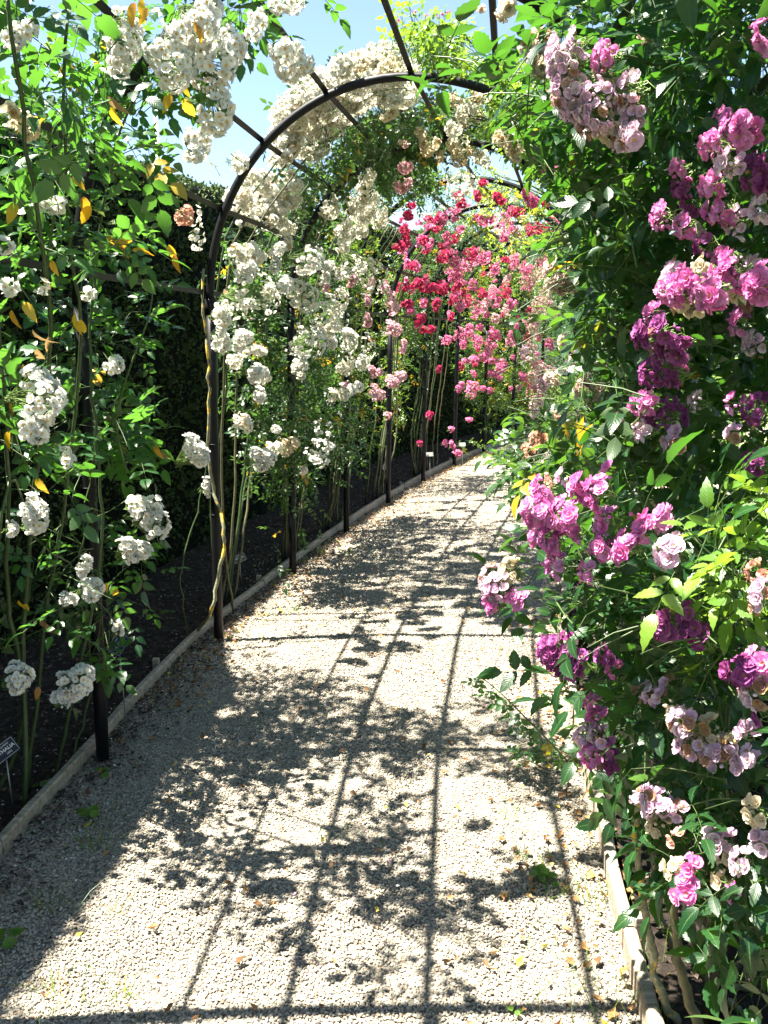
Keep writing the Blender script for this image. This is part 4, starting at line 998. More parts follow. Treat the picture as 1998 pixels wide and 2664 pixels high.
for (x, y, rx, ry) in [(1281, 760, 24, 20), (1238, 800, 20, 26), (1194, 690, 24, 28), (1260, 655, 22, 26), (1335, 680, 14, 24), (1290, 700, 14, 14), (1243, 890, 24, 20), (1276, 907, 20, 18), (1232, 1020, 24, 20), (1303, 961, 14, 20), (1222, 860, 20, 18), (1180, 720, 18, 16), (1325, 790, 16, 14), (1190, 800, 16, 14), (1165, 885, 16, 14), (1260, 930, 12, 12), (1195, 1010, 12, 14), (1175, 1160, 9, 14), (1190, 1180, 12, 9), (1155, 1150, 9, 12), (1310, 620, 12, 12), (1395, 790, 14, 16), (1330, 880, 14, 18), (1380, 700, 14, 14), (1210, 940, 9, 9), (1170, 1115, 10, 9), (1220, 1090, 10, 8), (1345, 850, 10, 10), (1360, 980, 12, 14)]:
    HP.px_cluster(x, y, rx, ry, -.14, 'dbl_mid', 'p_hot')
for (x, y) in sample_poly([(1150, 640), (1440, 640), (1440, 1040), (1200, 1000)], 85): q_ = rnd.uniform(5, 20); HP.px_cluster(x, y, q_, q_ * rnd.uniform(.6, 1.4), -.06, 'dbl_mid', rnd.choice(('p_hot', 'p_hot', 'p_pink', 'p_red')))
for k in range(10):
    o = rnd.uniform(-.5, .5); HP.cane([place(6.5 + o * .6, -.1 - rnd.random() * .15, 0), place(6.5 + o, -.14, .5), place(6.5 + o, -.03, 1.2), hoop(6.5 + o * 1.2, .3, .04)], .009, .005, 'stem' if k % 2 else 'cane', 4)
HP.region([(1150, 700), (1440, 700), (1440, 1080), (1200, 1080)], 500, .05, .4, .2)
HP.finish(120, 'low')
FR = Rose('far pink rambler closing the bend of the walk', place(8.6, -.12, 0), 'leaf_dark', 'low', 1.0)
for i in np.arange(7.6, 11.5, .5):
    for _ in range(46): FR.shoot(place(i + rnd.uniform(-.3, .3), rnd.uniform(-.2, .1), rnd.uniform(.25, 2.3)), rng.normal(0, .6, 3) + np.array([.3, -.3, .2]), .22)
    for _ in range(4): FR.cluster(place(i + rnd.uniform(-.3, .3), rnd.uniform(-.02, .18), rnd.uniform(.6, 2.2)), .06, .05, 'dbl_mid', 'p_pink' if i > 9 else 'p_hot')
for k in range(8):
    o = rnd.uniform(-.5, 1.5); FR.cane([place(8.6 + o, -.15, 0), place(8.6 + o, -.1, .6), place(8.7 + o, -.03, 1.4)], .009, .005, 'stem', 0, n=8)
FR.finish(60, 'low')

# --- hot pink / crimson over hoops four to five on the right ------------------------------
RT = Rose('rose with deep pink pompons and yellow leaves over the fourth hoop', place(4.0, 2.05, 0), 'leaf_lime', 'mid', 1.1)
RT.region([(1240, 480), (1440, 470), (1470, 640), (1400, 640), (1200, 570)], 300, -.05, .15, .18)
RT.region([(1300, 640), (1440, 640), (1440, 700), (1380, 760)], 30, -.03, .12, .16)
for (x, y, rx, ry, m) in [(1270, 560, 28, 26, 'p_hot'), (1308, 582, 32, 30, 'p_hot'), (1380, 522, 30, 28, 'p_hot'), (1300, 510, 16, 18, 'p_red'), (1390, 595, 18, 20, 'p_red'), (1258, 475, 12, 10, 'p_red'), (1240, 510, 14, 22, 'p_red'), (1200, 525, 16, 12, 'p_red'), (1185, 505, 16, 10, 'p_red'), (1340, 600, 10, 18, 'p_pink'), (1365, 700, 16, 14, 'p_hot'), (1375, 740, 16, 14, 'p_hot'), (1420, 420, 14, 20, 'p_hot'), (1450, 450, 10, 16, 'p_hot'), (1420, 530, 8, 8, 'p_red')]:
    RT.px_cluster(x, y, rx, ry, -.08, 'dbl_mid', m)
for k in range(6):
    o = rnd.uniform(-.3, .3); RT.cane([place(4.0 + o, 2.1, 0), place(4 + o, 2.08, 1.0), hoop(4 + o, 3.0, .04), hoop(4.1 + o, 2.3, .05), hoop(4.2 + o, 1.8, .05)], .009, .005, 'stem', 4)
RT.roof(3.9, 5.0, 1.9, 3.1, 120); RT.finish(120, 'low')

# --- top: leafy rose with small pink buds on the second hoop ------------------------------
TB = Rose('leafy rose topping the second hoop with small pink buds against the sky', place(2.6, 2.08, 0), 'leaf_bright', 'mid', 1.0)
TB.region([(1010, 110), (1090, 60), (1200, 60), (1250, 150), (1330, 180), (1330, 260), (1180, 200), (1050, 190)], 330, .08, .3, .16, .5)
TB.region([(1200, 180), (1400, 200), (1420, 420), (1300, 420), (1200, 300)], 240, .0, .2, .2)
for (x, y) in [(1032, 50), (1053, 60), (1078, 30), (1106, 40), (1143, 34), (1154, 34), (1170, 32), (1285, 75), (1292, 68), (1240, 132)]:
    p = surf(x, y, .35); TB.cluster(p, .012, .012, 'cup_hi', 'p_hot', n=2, buds=.0, bsc=.55); TB.tw.add(*tube([p - (0, 0, .005), p + np.array([rnd.uniform(-.02, .02), 0, -.12])], .0015, .0018, 3, False), 0)
for k in range(4):
    o = rnd.uniform(-.2, .2); TB.cane([place(2.6 + o, 2.12, 0), place(2.6 + o, 2.15, 1.0), hoop(2.6 + o, 3.0, .04), hoop(2.6 + o, 2.3, .05), hoop(2.7 + o, 1.7, .06)], .009, .005, 'stem', 4)
TB.finish(200, 'low')

# --- right: blush rose between second and fourth hoop -------------------------------------
BR = Rose('blush cream climber on the right wall behind the violet rambler', place(2.4, 2.1, 0), 'leaf_dark', 'mid', 1.5)
BR.region([(1380, 600), (1500, 560), (1660, 560), (1700, 1300), (1580, 1320), (1420, 1250), (1370, 1100), (1400, 900)], 620, -.25, .1, .24)
BR.region([(1290, 1240), (1380, 1180), (1460, 1180), (1480, 1300), (1400, 1350), (1320, 1300)], 60, 3.6, 4.2, .2)
BR.region([(1400, 260), (1600, 300), (1600, 620), (1460, 640), (1440, 480)], 260, -.12, .12, .24)
for (x, y, rx, ry, m, k_, d) in [(1448, 715, 34, 34, 'p_blush', 'pom_hi', 3.6), (1475, 735, 30, 26, 'p_blush', 'pom_hi', 3.6), (1548, 942, 15, 15, 'p_blush', 'pom_hi', 3.4), (1645, 878, 26, 26, 'p_blush', 'pom_hi', 2.6), (1470, 890, 14, 14, 'p_blush', 'pom_hi', 3.6), (1445, 978, 26, 20, 'p_blush', 'dbl_mid', 3.6),
                              (1512, 1008, 26, 26, 'p_blush', 'pom_hi', 3.2), (1566, 1020, 18, 18, 'p_blush', 'pom_hi', 3.2), (1542, 1045, 16, 12, 'p_blush', 'dbl_mid', 3.2), (1458, 1075, 10, 12, 'p_salmon', 'cup_hi', 3.3), (1512, 1105, 18, 22, 'p_lilac', 'dbl_hi', 3.2), (1548, 758, 12, 12, 'p_tan', 'pom_hi', 3.3),
                              (1400, 1150, 36, 24, 'p_salmon', 'dbl_mid', 4.0), (1385, 1175, 28, 24, 'p_salmon', 'dbl_mid', 4.0), (1502, 1195, 14, 14, 'p_salmon', 'cup_hi', 3.2), (1552, 1165, 10, 10, 'p_tan', 'cup_hi', 3.2), (1722, 1300, 36, 38, 'p_cream', 'dbl_mid', 2.9), (1735, 1265, 24, 18, 'p_blush', 'dbl_mid', 2.9), (1545, 955, 26, 16, 'p_cream', 'dbl_mid', 3.4),
                              (1400, 108, 26, 26, 'p_blush', 'pom_hi', 3.0), (1420, 100, 20, 20, 'p_blush', 'pom_hi', 3.0), (1392, 150, 20, 18, 'p_tan', 'pom_hi', 3.0), (1408, 175, 22, 20, 'p_tan', 'pom_hi', 3.0), (1310, 15, 24, 26, 'p_tan', 'pom_hi', 2.6), (1245, 12, 12, 16, 'p_blush', 'cup_hi', 2.6), (1370, 120, 12, 10, 'p_blush', 'cup_hi', 3.0), (1680, 100, 28, 14, 'p_blush', 'dbl_mid', 2.6)]:
    BR.px_cluster(x, y, rx, ry, d, k_, m, objs=k_ == 'pom_hi', buds=0 if k_ == 'pom_hi' else .2)
for k in range(5):
    o = rnd.uniform(-.3, .3); BR.cane([place(2.3 + o, 2.12, 0), place(2.3 + o, 2.16, 1.0), hoop(2.3 + o, 3.0, .04), hoop(2.3 + o, 2.5, .05)], .011, .006, 'cane', 8)
BR.finish(300, 'mid')
BM = Rose('pale mauve and cream rambler at the far right wall', place(4.6, 2.1, 0), 'leaf_dark', 'mid', 1.25)
BM.region([(1330, 640), (1440, 640), (1440, 1120), (1370, 1120), (1330, 900)], 520, -.15, .1, .2)
for (x, y) in sample_poly([(1365, 720), (1440, 680), (1430, 940), (1400, 1080), (1350, 1080), (1370, 900)], 24): BM.px_cluster(x, y, rnd.uniform(14, 24), rnd.uniform(14, 26), -.2, 'dbl_mid', 'p_blush' if rnd.random() < .6 else 'p_lilac')
for i in np.arange(4.5, 11.5, .5):
    for _ in range(34): BM.shoot(place(i + rnd.uniform(-.3, .3), rnd.uniform(1.8, 2.2), rnd.uniform(.2, 2.3)), rng.normal(0, .6, 3) + np.array([-.3, -.3, .2]), .22)
    BM.cluster(place(i, 1.85, rnd.uniform(.6, 1.9)), .06, .05, 'dbl_mid', 'p_pink')
for k in range(6): BM.cane([place(4.6 + k * .3, 2.1, 0), place(4.6 + k * .3, 2.08, .8), place(4.7 + k * .3, 2.05, 1.6)], .009, .005, 'stem', 0, n=8)
BM.finish(120, 'low')

# --- right: tall leafy climber over the near right hoops ----------------------------------
TR = Rose('tall violet rambler with long dark leaves on the upper right of the near hoops', place(1.1, 2.12, 0), 'leaf_violet', 'big', 1.15, step=.06)
for (x, y, rx, d, n) in [(1480, 60, 110, 2.3, 9), (1650, 60, 120, 2.1, 10), (1850, 80, 140, 2.0, 11), (1960, 260, 120, 1.9, 8), (1780, 250, 120, 2.1, 9), (1640, 260, 80, 2.2, 4), (1680, 420, 110, 2.2, 9), (1850, 480, 110, 2.1, 7), (1960, 560, 90, 2.0, 6), (1560, 480, 90, 2.3, 7), (1620, 600, 110, 2.3, 9), (1760, 640, 100, 2.2, 7),
                         (1900, 800, 110, 2.0, 7), (1700, 760, 80, 2.3, 5), (1820, 900, 120, 2.1, 8), (1950, 950, 90, 2.0, 6), (1700, 960, 60, 2.3, 3), (1870, 1080, 110, 2.1, 8), (1700, 1150, 90, 2.3, 6), (1800, 1180, 90, 2.1, 6), (1960, 1150, 80, 2.0, 5), (1560, 620, 90, 2.6, 6), (1990, 420, 80, 1.9, 4),
                         (1320, 250, 80, 2.1, 6), (1420, 300, 80, 2.1, 7), (1350, 360, 70, 2.1, 5), (1460, 400, 70, 2.1, 5), (1500, 520, 60, 2.1, 3), (1390, 240, 60, 2.1, 4)]:
    TR.blob(at(x, y, d), rx * d / FOCAL, n, .24, .05, .9)
for _ in range(190):
    TR.shoot(hoop(rnd.uniform(-.8, 1.8), rnd.uniform(2.25, 3.2), rnd.uniform(-.02, .3)), rng.normal(0, .6, 3) + np.array([0, 0, .1]), .3, .8)
for _ in range(170):
    TR.shoot(hoop(rnd.uniform(-.6, 2.0), rnd.uniform(2.0, 3.1), rnd.uniform(.12, .42)), rng.normal(0, .6, 3) + np.array([0, 0, .1]), .3, .6)
for _ in range(120):
    TR.shoot(place(rnd.uniform(.2, 2.0), rnd.uniform(2.0, 2.35), rnd.uniform(.7, 1.9)), rng.normal(0, .6, 3) + np.array([-.2, 0, .1]), .3, .8)
def trusses(R_, rows):
    for (x, y, rx, ry, d, k_, m) in rows: R_.px_cluster(x, y, rx * 1.22, ry * 1.22, d * .94, k_, m, objs=True, tm='stamen' if m in ('p_violet', 'p_lilac') else 'stamen_brown', face=.8, bsc=.8, buds=.22)
trusses(TR, [(1470, 180, 40, 50, 1.9, 'cup_hi', 'p_lilac'), (1500, 230, 44, 50, 1.9, 'cup_hi', 'p_lilac'), (1560, 255, 46, 44, 1.9, 'cup_hi', 'p_lilac'), (1640, 245, 36, 34, 1.9, 'cup_hi', 'p_lilac'), (1540, 310, 60, 30, 1.9, 'cup_hi', 'p_lilac'), (1505, 110, 20, 26, 1.9, 'cup_hi', 'p_lilac'), (1580, 150, 26, 36, 1.9, 'cup_hi', 'p_violet'),
             (1640, 350, 36, 36, 1.9, 'dbl_hi', 'p_lilac'), (1655, 290, 30, 26, 1.9, 'cup_hi', 'p_lilac'), (1570, 200, 40, 26, 1.92, 'cup_hi', 'p_tan'), (1590, 330, 30, 26, 1.92, 'cup_hi', 'p_tan'), (1942, 335, 42, 42, 1.8, 'dbl_hi', 'p_violet'), (1870, 385, 40, 26, 1.8, 'cup_hi', 'p_violet'), (1895, 430, 36, 26, 1.8, 'cup_hi', 'p_lilac'), (1970, 460, 40, 40, 1.8, 'dbl_hi', 'p_plum'),
             (1870, 540, 34, 34, 1.85, 'cup_hi', 'p_violet'), (1920, 585, 26, 34, 1.85, 'cup_hi', 'p_lilac'), (1860, 480, 26, 22, 1.85, 'cup_hi', 'p_violet'), (1790, 590, 24, 20, 1.9, 'cup_hi', 'p_violet'), (1840, 635, 20, 20, 1.9, 'cup_hi', 'p_plum'), (1990, 100, 20, 34, 1.8, 'dbl_hi', 'p_violet'), (1985, 545, 20, 24, 1.8, 'cup_hi', 'p_lilac'), (1775, 480, 20, 22, 2.0, 'cup_hi', 'p_plum'), (1800, 540, 22, 22, 2.0, 'cup_hi', 'p_plum'),
             (1848, 745, 48, 38, 1.7, 'dbl_hi', 'p_violet'), (1790, 725, 30, 26, 1.75, 'dbl_hi', 'p_violet'), (1750, 770, 38, 32, 1.75, 'cup_hi', 'p_violet'), (1905, 705, 44, 34, 1.75, 'dbl_hi', 'p_violet'), (1980, 740, 30, 34, 1.7, 'dbl_hi', 'p_violet'), (1835, 700, 24, 24, 1.8, 'cup_hi', 'p_tan'), (1780, 800, 44, 22, 1.78, 'cup_hi', 'p_tan'), (1910, 770, 40, 20, 1.78, 'cup_hi', 'p_tan'),
             (1700, 860, 36, 34, 1.85, 'dbl_hi', 'p_plum'), (1752, 885, 40, 40, 1.85, 'dbl_hi', 'p_plum'), (1705, 950, 30, 36, 1.9, 'cup_hi', 'p_plum'), (1770, 970, 44, 24, 1.9, 'cup_hi', 'p_plum'), (1690, 1050, 40, 26, 1.9, 'cup_hi', 'p_violet'), (1720, 1080, 44, 34, 1.92, 'cup_hi', 'p_plum'), (1610, 1088, 18, 16, 1.9, 'cup_hi', 'p_violet'), (1757, 1143, 24, 24, 1.9, 'dbl_hi', 'p_lilac'), (1680, 1120, 30, 20, 1.9, 'cup_hi', 'p_lilac'),
             (1910, 1050, 18, 18, 1.8, 'cup_hi', 'p_violet'), (1965, 1065, 26, 28, 1.8, 'cup_hi', 'p_plum'), (1915, 1130, 18, 16, 1.8, 'cup_hi', 'p_lilac'), (1975, 1205, 30, 26, 1.8, 'cup_hi', 'p_plum'), (1780, 1060, 24, 30, 1.95, 'cup_hi', 'p_plum')])
trusses(TR, [(x, y, rnd.uniform(16, 34), rnd.uniform(14, 28), 2.0, 'cup_hi', rnd.choice(('p_lilac', 'p_violet', 'p_plum'))) for (x, y) in sample_poly([(1700, 340), (1998, 220), (1998, 1220), (1660, 1180), (1680, 820)], 18)])
for k in range(6):
    o = rnd.uniform(-.25, .25); TR.cane([place(1.1 + o, 2.1 + rnd.random() * .1, 0), place(1.1 + o, 2.2, .9), hoop(1.1 + o, 3.1, .06), hoop(1.1 + o * 2, 2.6, .08)], .012, .007, 'cane', 10)
TR.cane([at(1560, 150, 2.0), at(1600, 140, 2.0), at(1680, 160, 2.05), at(1760, 165, 2.15)], .003, .004, 'twig', 0, n=10)
TR.finish(300, 'mid')

# --- right: near low bush of the violet rambler -------------------------------------------
VB = Rose('near violet pink rambler spilling over the right edging in full sun', place(.25, 2.05, 0), 'leaf_violet', 'big', .98, step=.055)
for (x, y, rx, d, n) in [(1350, 1620, 90, 1.95, 6), (1450, 1560, 100, 1.8, 9), (1580, 1560, 110, 1.7, 10), (1500, 1650, 90, 1.8, 7), (1650, 1680, 120, 1.65, 11), (1780, 1560, 120, 1.55, 10), (1800, 1720, 120, 1.6, 11), (1930, 1640, 110, 1.5, 9), (1600, 1800, 90, 1.75, 7), (1720, 1830, 110, 1.65, 9), (1880, 1850, 120, 1.55, 10), (1650, 1950, 80, 1.75, 5),
                         (1780, 1980, 110, 1.65, 9), (1930, 2040, 100, 1.5, 8), (1820, 2120, 100, 1.6, 8), (1930, 2200, 90, 1.5, 7), (1870, 2360, 90, 1.5, 8), (1960, 2420, 80, 1.45, 6), (1960, 2560, 70, 1.4, 4), (1520, 1980, 60, 1.95, 4), (1490, 1900, 50, 2.0, 3), (1540, 2060, 60, 2.0, 4), (1700, 1500, 80, 1.75, 5), (1620, 1430, 60, 1.8, 4), (1380, 1560, 60, 1.9, 4), (1740, 2260, 60, 1.6, 3), (1850, 2260, 70, 1.55, 4)]:
    VB.blob(at(x, y, d), rx * d / FOCAL * .9, n, .15, .15, .7)
for _ in range(120):
    VB.shoot(place(rnd.uniform(-.7, .9), rnd.uniform(1.95, 2.4), rnd.uniform(.2, 1.1)), rng.normal(0, .6, 3) + np.array([-.2, 0, .2]), .25, .8)
trusses(VB, [(1466, 1335, 44, 40, 1.7, 'dbl_hi', 'p_violet'), (1395, 1318, 38, 36, 1.7, 'dbl_hi', 'p_violet'), (1421, 1275, 30, 28, 1.72, 'dbl_hi', 'p_violet'), (1528, 1262, 36, 32, 1.7, 'dbl_hi', 'p_violet'), (1560, 1282, 32, 32, 1.68, 'dbl_hi', 'p_violet'), (1585, 1358, 32, 28, 1.7, 'dbl_hi', 'p_violet'), (1430, 1410, 38, 38, 1.72, 'dbl_hi', 'p_violet'), (1450, 1470, 28, 26, 1.74, 'cup_hi', 'p_violet'),
             (1630, 1422, 36, 36, 1.65, 'dbl_hi', 'p_violet'), (1562, 1425, 36, 34, 1.7, 'dbl_hi', 'p_violet'), (1668, 1356, 36, 34, 1.65, 'dbl_hi', 'p_violet'), (1738, 1354, 34, 24, 1.65, 'dbl_hi', 'p_violet'), (1745, 1434, 34, 32, 1.6, 'dbl_hi', 'p_lilac'), (1532, 1488, 20, 22, 1.7, 'cup_hi', 'p_violet'), (1475, 1240, 18, 16, 1.75, 'cup_hi', 'p_lilac'), (1585, 1235, 16, 18, 1.75, 'cup_hi', 'p_violet'), (1440, 1245, 16, 16, 1.75, 'cup_hi', 'p_salmon'), (1505, 1385, 26, 20, 1.72, 'cup_hi', 'p_violet'),
             (1295, 1520, 34, 40, 1.95, 'cup_hi', 'p_lilac'), (1285, 1560, 26, 30, 1.95, 'cup_hi', 'p_violet'), (1348, 1562, 24, 24, 1.93, 'dbl_hi', 'p_violet'), (1335, 1482, 24, 26, 1.95, 'cup_hi', 'p_tan'),
             (1440, 1680, 44, 40, 1.85, 'cup_hi', 'p_plum'), (1465, 1735, 40, 30, 1.85, 'cup_hi', 'p_plum'), (1520, 1725, 24, 34, 1.82, 'dbl_hi', 'p_plum'), (1580, 1700, 26, 20, 1.8, 'dbl_hi', 'p_plum'), (1600, 1740, 10, 10, 1.78, 'cup_hi', 'p_violet'), (1738, 1625, 30, 36, 1.6, 'dbl_hi', 'p_plum'), (1790, 1600, 24, 30, 1.6, 'cup_hi', 'p_plum'), (1815, 1660, 42, 38, 1.6, 'dbl_hi', 'p_plum'),
             (1925, 1745, 32, 28, 1.45, 'dbl_hi', 'p_plum'), (1975, 1725, 30, 36, 1.45, 'dbl_hi', 'p_violet'), (1970, 1795, 32, 40, 1.45, 'cup_hi', 'p_lilac'), (1985, 1850, 24, 28, 1.45, 'dbl_hi', 'p_plum'), (1985, 1555, 26, 40, 1.45, 'cup_hi', 'p_lilac'), (1975, 1490, 24, 22, 1.5, 'cup_hi', 'p_salmon'),
             (1552, 1855, 34, 30, 1.85, 'cup_hi', 'p_violet'), (1540, 1905, 44, 36, 1.85, 'cup_hi', 'p_lilac'), (1565, 1960, 44, 34, 1.85, 'cup_hi', 'p_violet'), (1595, 1985, 26, 24, 1.85, 'cup_hi', 'p_plum'), (1672, 1800, 24, 18, 1.75, 'cup_hi', 'p_lilac'), (1712, 1808, 28, 20, 1.72, 'cup_hi', 'p_lilac'), (1740, 1780, 16, 14, 1.72, 'cup_hi', 'p_lilac'),
             (1790, 1885, 44, 34, 1.6, 'cup_hi', 'p_lilac'), (1850, 1905, 44, 30, 1.6, 'cup_hi', 'p_tan'), (1800, 1940, 36, 26, 1.6, 'cup_hi', 'p_lilac'), (1870, 1960, 36, 34, 1.58, 'cup_hi', 'p_lilac'), (1930, 1975, 40, 26, 1.56, 'dbl_hi', 'p_lilac'), (1950, 1905, 36, 22, 1.56, 'cup_hi', 'p_lilac'), (1900, 1930, 26, 18, 1.58, 'cup_hi', 'p_tan'), (1760, 1845, 24, 18, 1.65, 'cup_hi', 'p_tan'),
             (1700, 2090, 42, 34, 1.65, 'cup_hi', 'p_lilac'), (1745, 2115, 42, 26, 1.65, 'cup_hi', 'p_lilac'), (1720, 2150, 30, 20, 1.65, 'cup_hi', 'p_tan'), (1860, 2190, 40, 30, 1.55, 'cup_hi', 'p_lilac'), (1890, 2225, 24, 20, 1.55, 'cup_hi', 'p_tan'), (1785, 2310, 34, 34, 1.5, 'dbl_hi', 'p_violet'), (1800, 2250, 14, 14, 1.5, 'cup_hi', 'p_violet'), (1765, 2260, 34, 14, 1.52, 'cup_hi', 'p_tan'),
             (1935, 2240, 26, 28, 1.5, 'cup_hi', 'p_lilac'), (1915, 2328, 18, 16, 1.5, 'cup_hi', 'p_violet'), (1975, 2110, 26, 34, 1.45, 'cup_hi', 'p_tan'), (1985, 2190, 24, 28, 1.45, 'cup_hi', 'p_lilac'), (1760, 2180, 20, 16, 1.6, 'cup_hi', 'p_salmon'), (1880, 2290, 18, 12, 1.52, 'cup_hi', 'p_tan')])
for pts, r in [([at(1745, 2700, 1.85), at(1712, 2560, 1.82), at(1690, 2440, 1.8), at(1668, 2300, 1.78), at(1655, 2180, 1.76), at(1680, 2050, 1.75)], .0105), ([at(1830, 2720, 1.7), at(1790, 2600, 1.7), at(1765, 2480, 1.7), at(1755, 2350, 1.7), at(1790, 2150, 1.7)], .013),
               ([at(1900, 2700, 1.9), at(1850, 2560, 1.9), at(1800, 2420, 1.9), at(1780, 2200, 1.9)], .011), ([at(1950, 2680, 1.95), at(1880, 2540, 1.95), at(1840, 2380, 1.95), at(1850, 2000, 1.9)], .008), ([at(1735, 2640, 2.1), at(1722, 2400, 2.1), at(1710, 2250, 2.1)], .009)]:
    r_ = r; P0 = np.array(pts[0]); foot = P0.copy(); foot[2] = 0.0
    VB.cane([foot + np.array([.02, 0, 0])] + [np.array(p) for p in pts if p[2] > .02], r, r * .7, 'lichen' if r == .0105 else 'cane', 8)
VB.finish(300, 'mid')
LB = Rose('bright lime leafed rose shoots in full sun at the right picture edge', place(.35, 2.15, 0), 'leaf_bright', 'big', .85)
for (x, y, rx, d, n) in [(1860, 1450, 50, 1.55, 8), (1950, 1430, 50, 1.5, 8), (1900, 1510, 50, 1.5, 7), (1970, 1520, 40, 1.5, 4)]:
    LB.blob(at(x, y, d), rx * d / FOCAL, n, .11, .1, .5)
LB.cane([place(.3, 2.15, 0), at(1900, 2000, 1.75), at(1900, 1600, 1.6), at(1880, 1400, 1.58)], .006, .003, 'stem', 4)
LB.finish(120, 'mid')
# arching shoot on the gravel and small seedlings
SH = Rose('thin green rose shoot leaning over the gravel from the right edging', ground(1480, 1985), 'leaf_near_white', 'hi', .62, seed=3, name='rose_shoot', group='small plants by the right edging')
SH.free = True
Pp = spline([ground(1480, 1985), at(1430, 1930, 3.0), at(1370, 1870, 3.0), at(1310, 1810, 3.05), at(1245, 1755, 3.1)], 15)
SH.tw.add(*tube(Pp, .004, .002, 5, False), 0)
for k in range(2, 15):
    s_ = 1 if k % 2 else -1; SH.lp.append(Pp[k]); SH.lx.append(np.array([-.3 * s_ - .2, .1, -.5 + .5 * s_])); SH.ln.append(np.array([-.2, -.5, .8]) + rng.normal(0, .2, 3)); SH.lsc.append(rnd.uniform(.6, .8))
for _ in range(12): SH.shoot(ground(1470 + rnd.uniform(-50, 60), 1990 + rnd.uniform(-20, 40)) + (0, 0, .03), rng.normal(0, .5, 3) + np.array([-.1, 0, .9]), .14)
SH.finish(100, 'mid')
for R_, nob, lod_ in ROSES: R_.build(nob, lod_)
def seedling(x, y, s, label, n=5):
    b = ground(x, y, .006); t = thing('seedling', label, 'weed', b, 'small weeds growing in the gravel'); r = random.Random(int(x))
    acc = Acc(); k = 9; a = np.linspace(0, 2 * PI, k, endpoint=False)
    V = np.vstack([[[0, 0, -.1]], np.stack([np.cos(a) * (1 + .14 * np.cos(3 * a)), np.sin(a) * (1 + .14 * np.cos(3 * a)), np.full(k, .08)], 1)])
    acc.add(V, [(0, 1 + j, 1 + (j + 1) % k) for j in range(k)], 0, np.full((k + 1, 2), .5)); me = tmesh(template(acc), 'leaf', [M['leaf_bright']])
    for j in range(n):
        an = j * 2.4 + r.random(); rad = s * r.uniform(.5, 1.2); p = np.array([math.cos(an) * rad, math.sin(an) * rad, s * r.uniform(.4, 1.0)])
        R = facing(np.array([[p[0] * 6, p[1] * 6 - .2, 1.0]]))[0] * s * r.uniform(.4, .65); link('leaf', me, t, mat4=mat4(R, p))
        V2, F2 = tube([np.zeros(3), p * .6 + (0, 0, .2 * s), p], .0012, .0008, 3, False); link('stalk', make_mesh('stalk', V2, F2, [M['twig']]), t)
seedling(1405, 2280, .024, 'broad leafed seedling alone in the gravel near the right edging', 7); seedling(1430, 2300, .022, 'smaller seedling just right of the broad leafed one', 4)
seedling(265, 2018, .022, 'three leafed weed just right of the nearest left post', 4); seedling(112, 2050, .026, 'three leafed weed in the bed behind the left edging', 4)
seedling(230, 2130, .03, 'low weed in the shaded gravel near the grass wisps', 6); seedling(20, 2460, .03, 'weed in shaded gravel at the left picture border', 5)
seedling(1340, 2640, .014, 'tiny pale weed at the bottom of the picture', 3)
for (x, y, s, lab) in [(500, 1330, .10, 'low dark weed in the bed behind the bare lichened cane'), (440, 1600, .06, 'small weed in the bed near the second left post'), (750, 1330, .08, 'weed at the foot of the cream rambler')]:
    seedling(x, y, s * .5, lab, 9)

# ------------------------------------------------------------------ plant labels
def label_plate(c, w, h, tilt, yaw, mat, lines, label, border=True, stake_len=None, pitch=-.5):
    base = np.array([c[0], c[1] + .02, 0.0]); t = thing('plant_label', label, 'plant label', base)
    R = Matrix.Rotation(yaw, 3, 'Z') @ Matrix.Rotation(PI / 2 + pitch, 3, 'X') @ Matrix.Rotation(tilt, 3, 'Z')
    rel = Vector(c) - Vector(base); X = R.to_4x4(); X.translation = rel
    V, F = box((0, 0, 0), (w, h, .002)); pl = link('plate', make_mesh('plate', V, F, [M[mat]], smooth=False), t, mat4=X)
    if border:
        acc = Acc(); b = .0035; lw = .0011
        for (cx, cy, sx, sy) in ((0, h / 2 - b, w - 2 * b, lw), (0, -h / 2 + b, w - 2 * b, lw), (w / 2 - b, 0, lw, h - 2 * b - 2 * lw), (-w / 2 + b, 0, lw, h - 2 * b - 2 * lw)):
            acc.add(*box((cx, cy, .0014), (sx, sy, .0006)))
        link('border_line', acc.mesh('border_line', [M['letter']], smooth=False), pl)
    for (txt, x, y, sz, bold) in lines:
        cu = bpy.data.curves.new('lettering', 'FONT'); cu.body = txt; cu.size = sz; cu.align_x = 'CENTER'; cu.align_y = 'CENTER'; cu.extrude = .0003; cu.offset = bold; cu.materials.append(M['letter'])
        tmp = bpy.data.objects.new('tmp', cu); me = bpy.data.meshes.new_from_object(tmp); bpy.data.objects.remove(tmp); me.name = 'lettering'
        link('lettering', me, pl, (x, y, .0014))
    p2 = np.array(rel) + np.array([0, .004, -h * .3]); V, F = tube([np.array([0, 0, -.05]), p2], .0028, .0028, 6); link('stake', make_mesh('stake', V, F, [M['steel']]), t)
label_plate(at(12, 1953, 2.95), .092, .060, .62, .15, 'plate_black', [('Rambler', 0.008, .017, .011, 0), ('THALIA', 0.008, .001, .018, .0005), ('1895', .010, -.015, .011, 0)], 'black label plate reading THALIA 1895 on a stake in the left bed')
label_plate(at(308, 1675, 3.6), .09, .066, 1.05, .1, 'plate_blue', [('Rambler', 0, .016, .012, 0), ("Bobbie", .0, -.003, .017, .0005)], 'navy blue label plate half hidden under the lowest white truss')
label_plate(at(623, 1452, 5.9), .085, .06, .35, .1, 'plate_grey', [('Rambler', 0, .016, .011, 0), ('AUTUMNALIS', 0, 0, .010, .0006), ('1836', 0, -.014, .011, .0003)], 'small grey label on a thin stake in the bed behind the second left post', border=True)
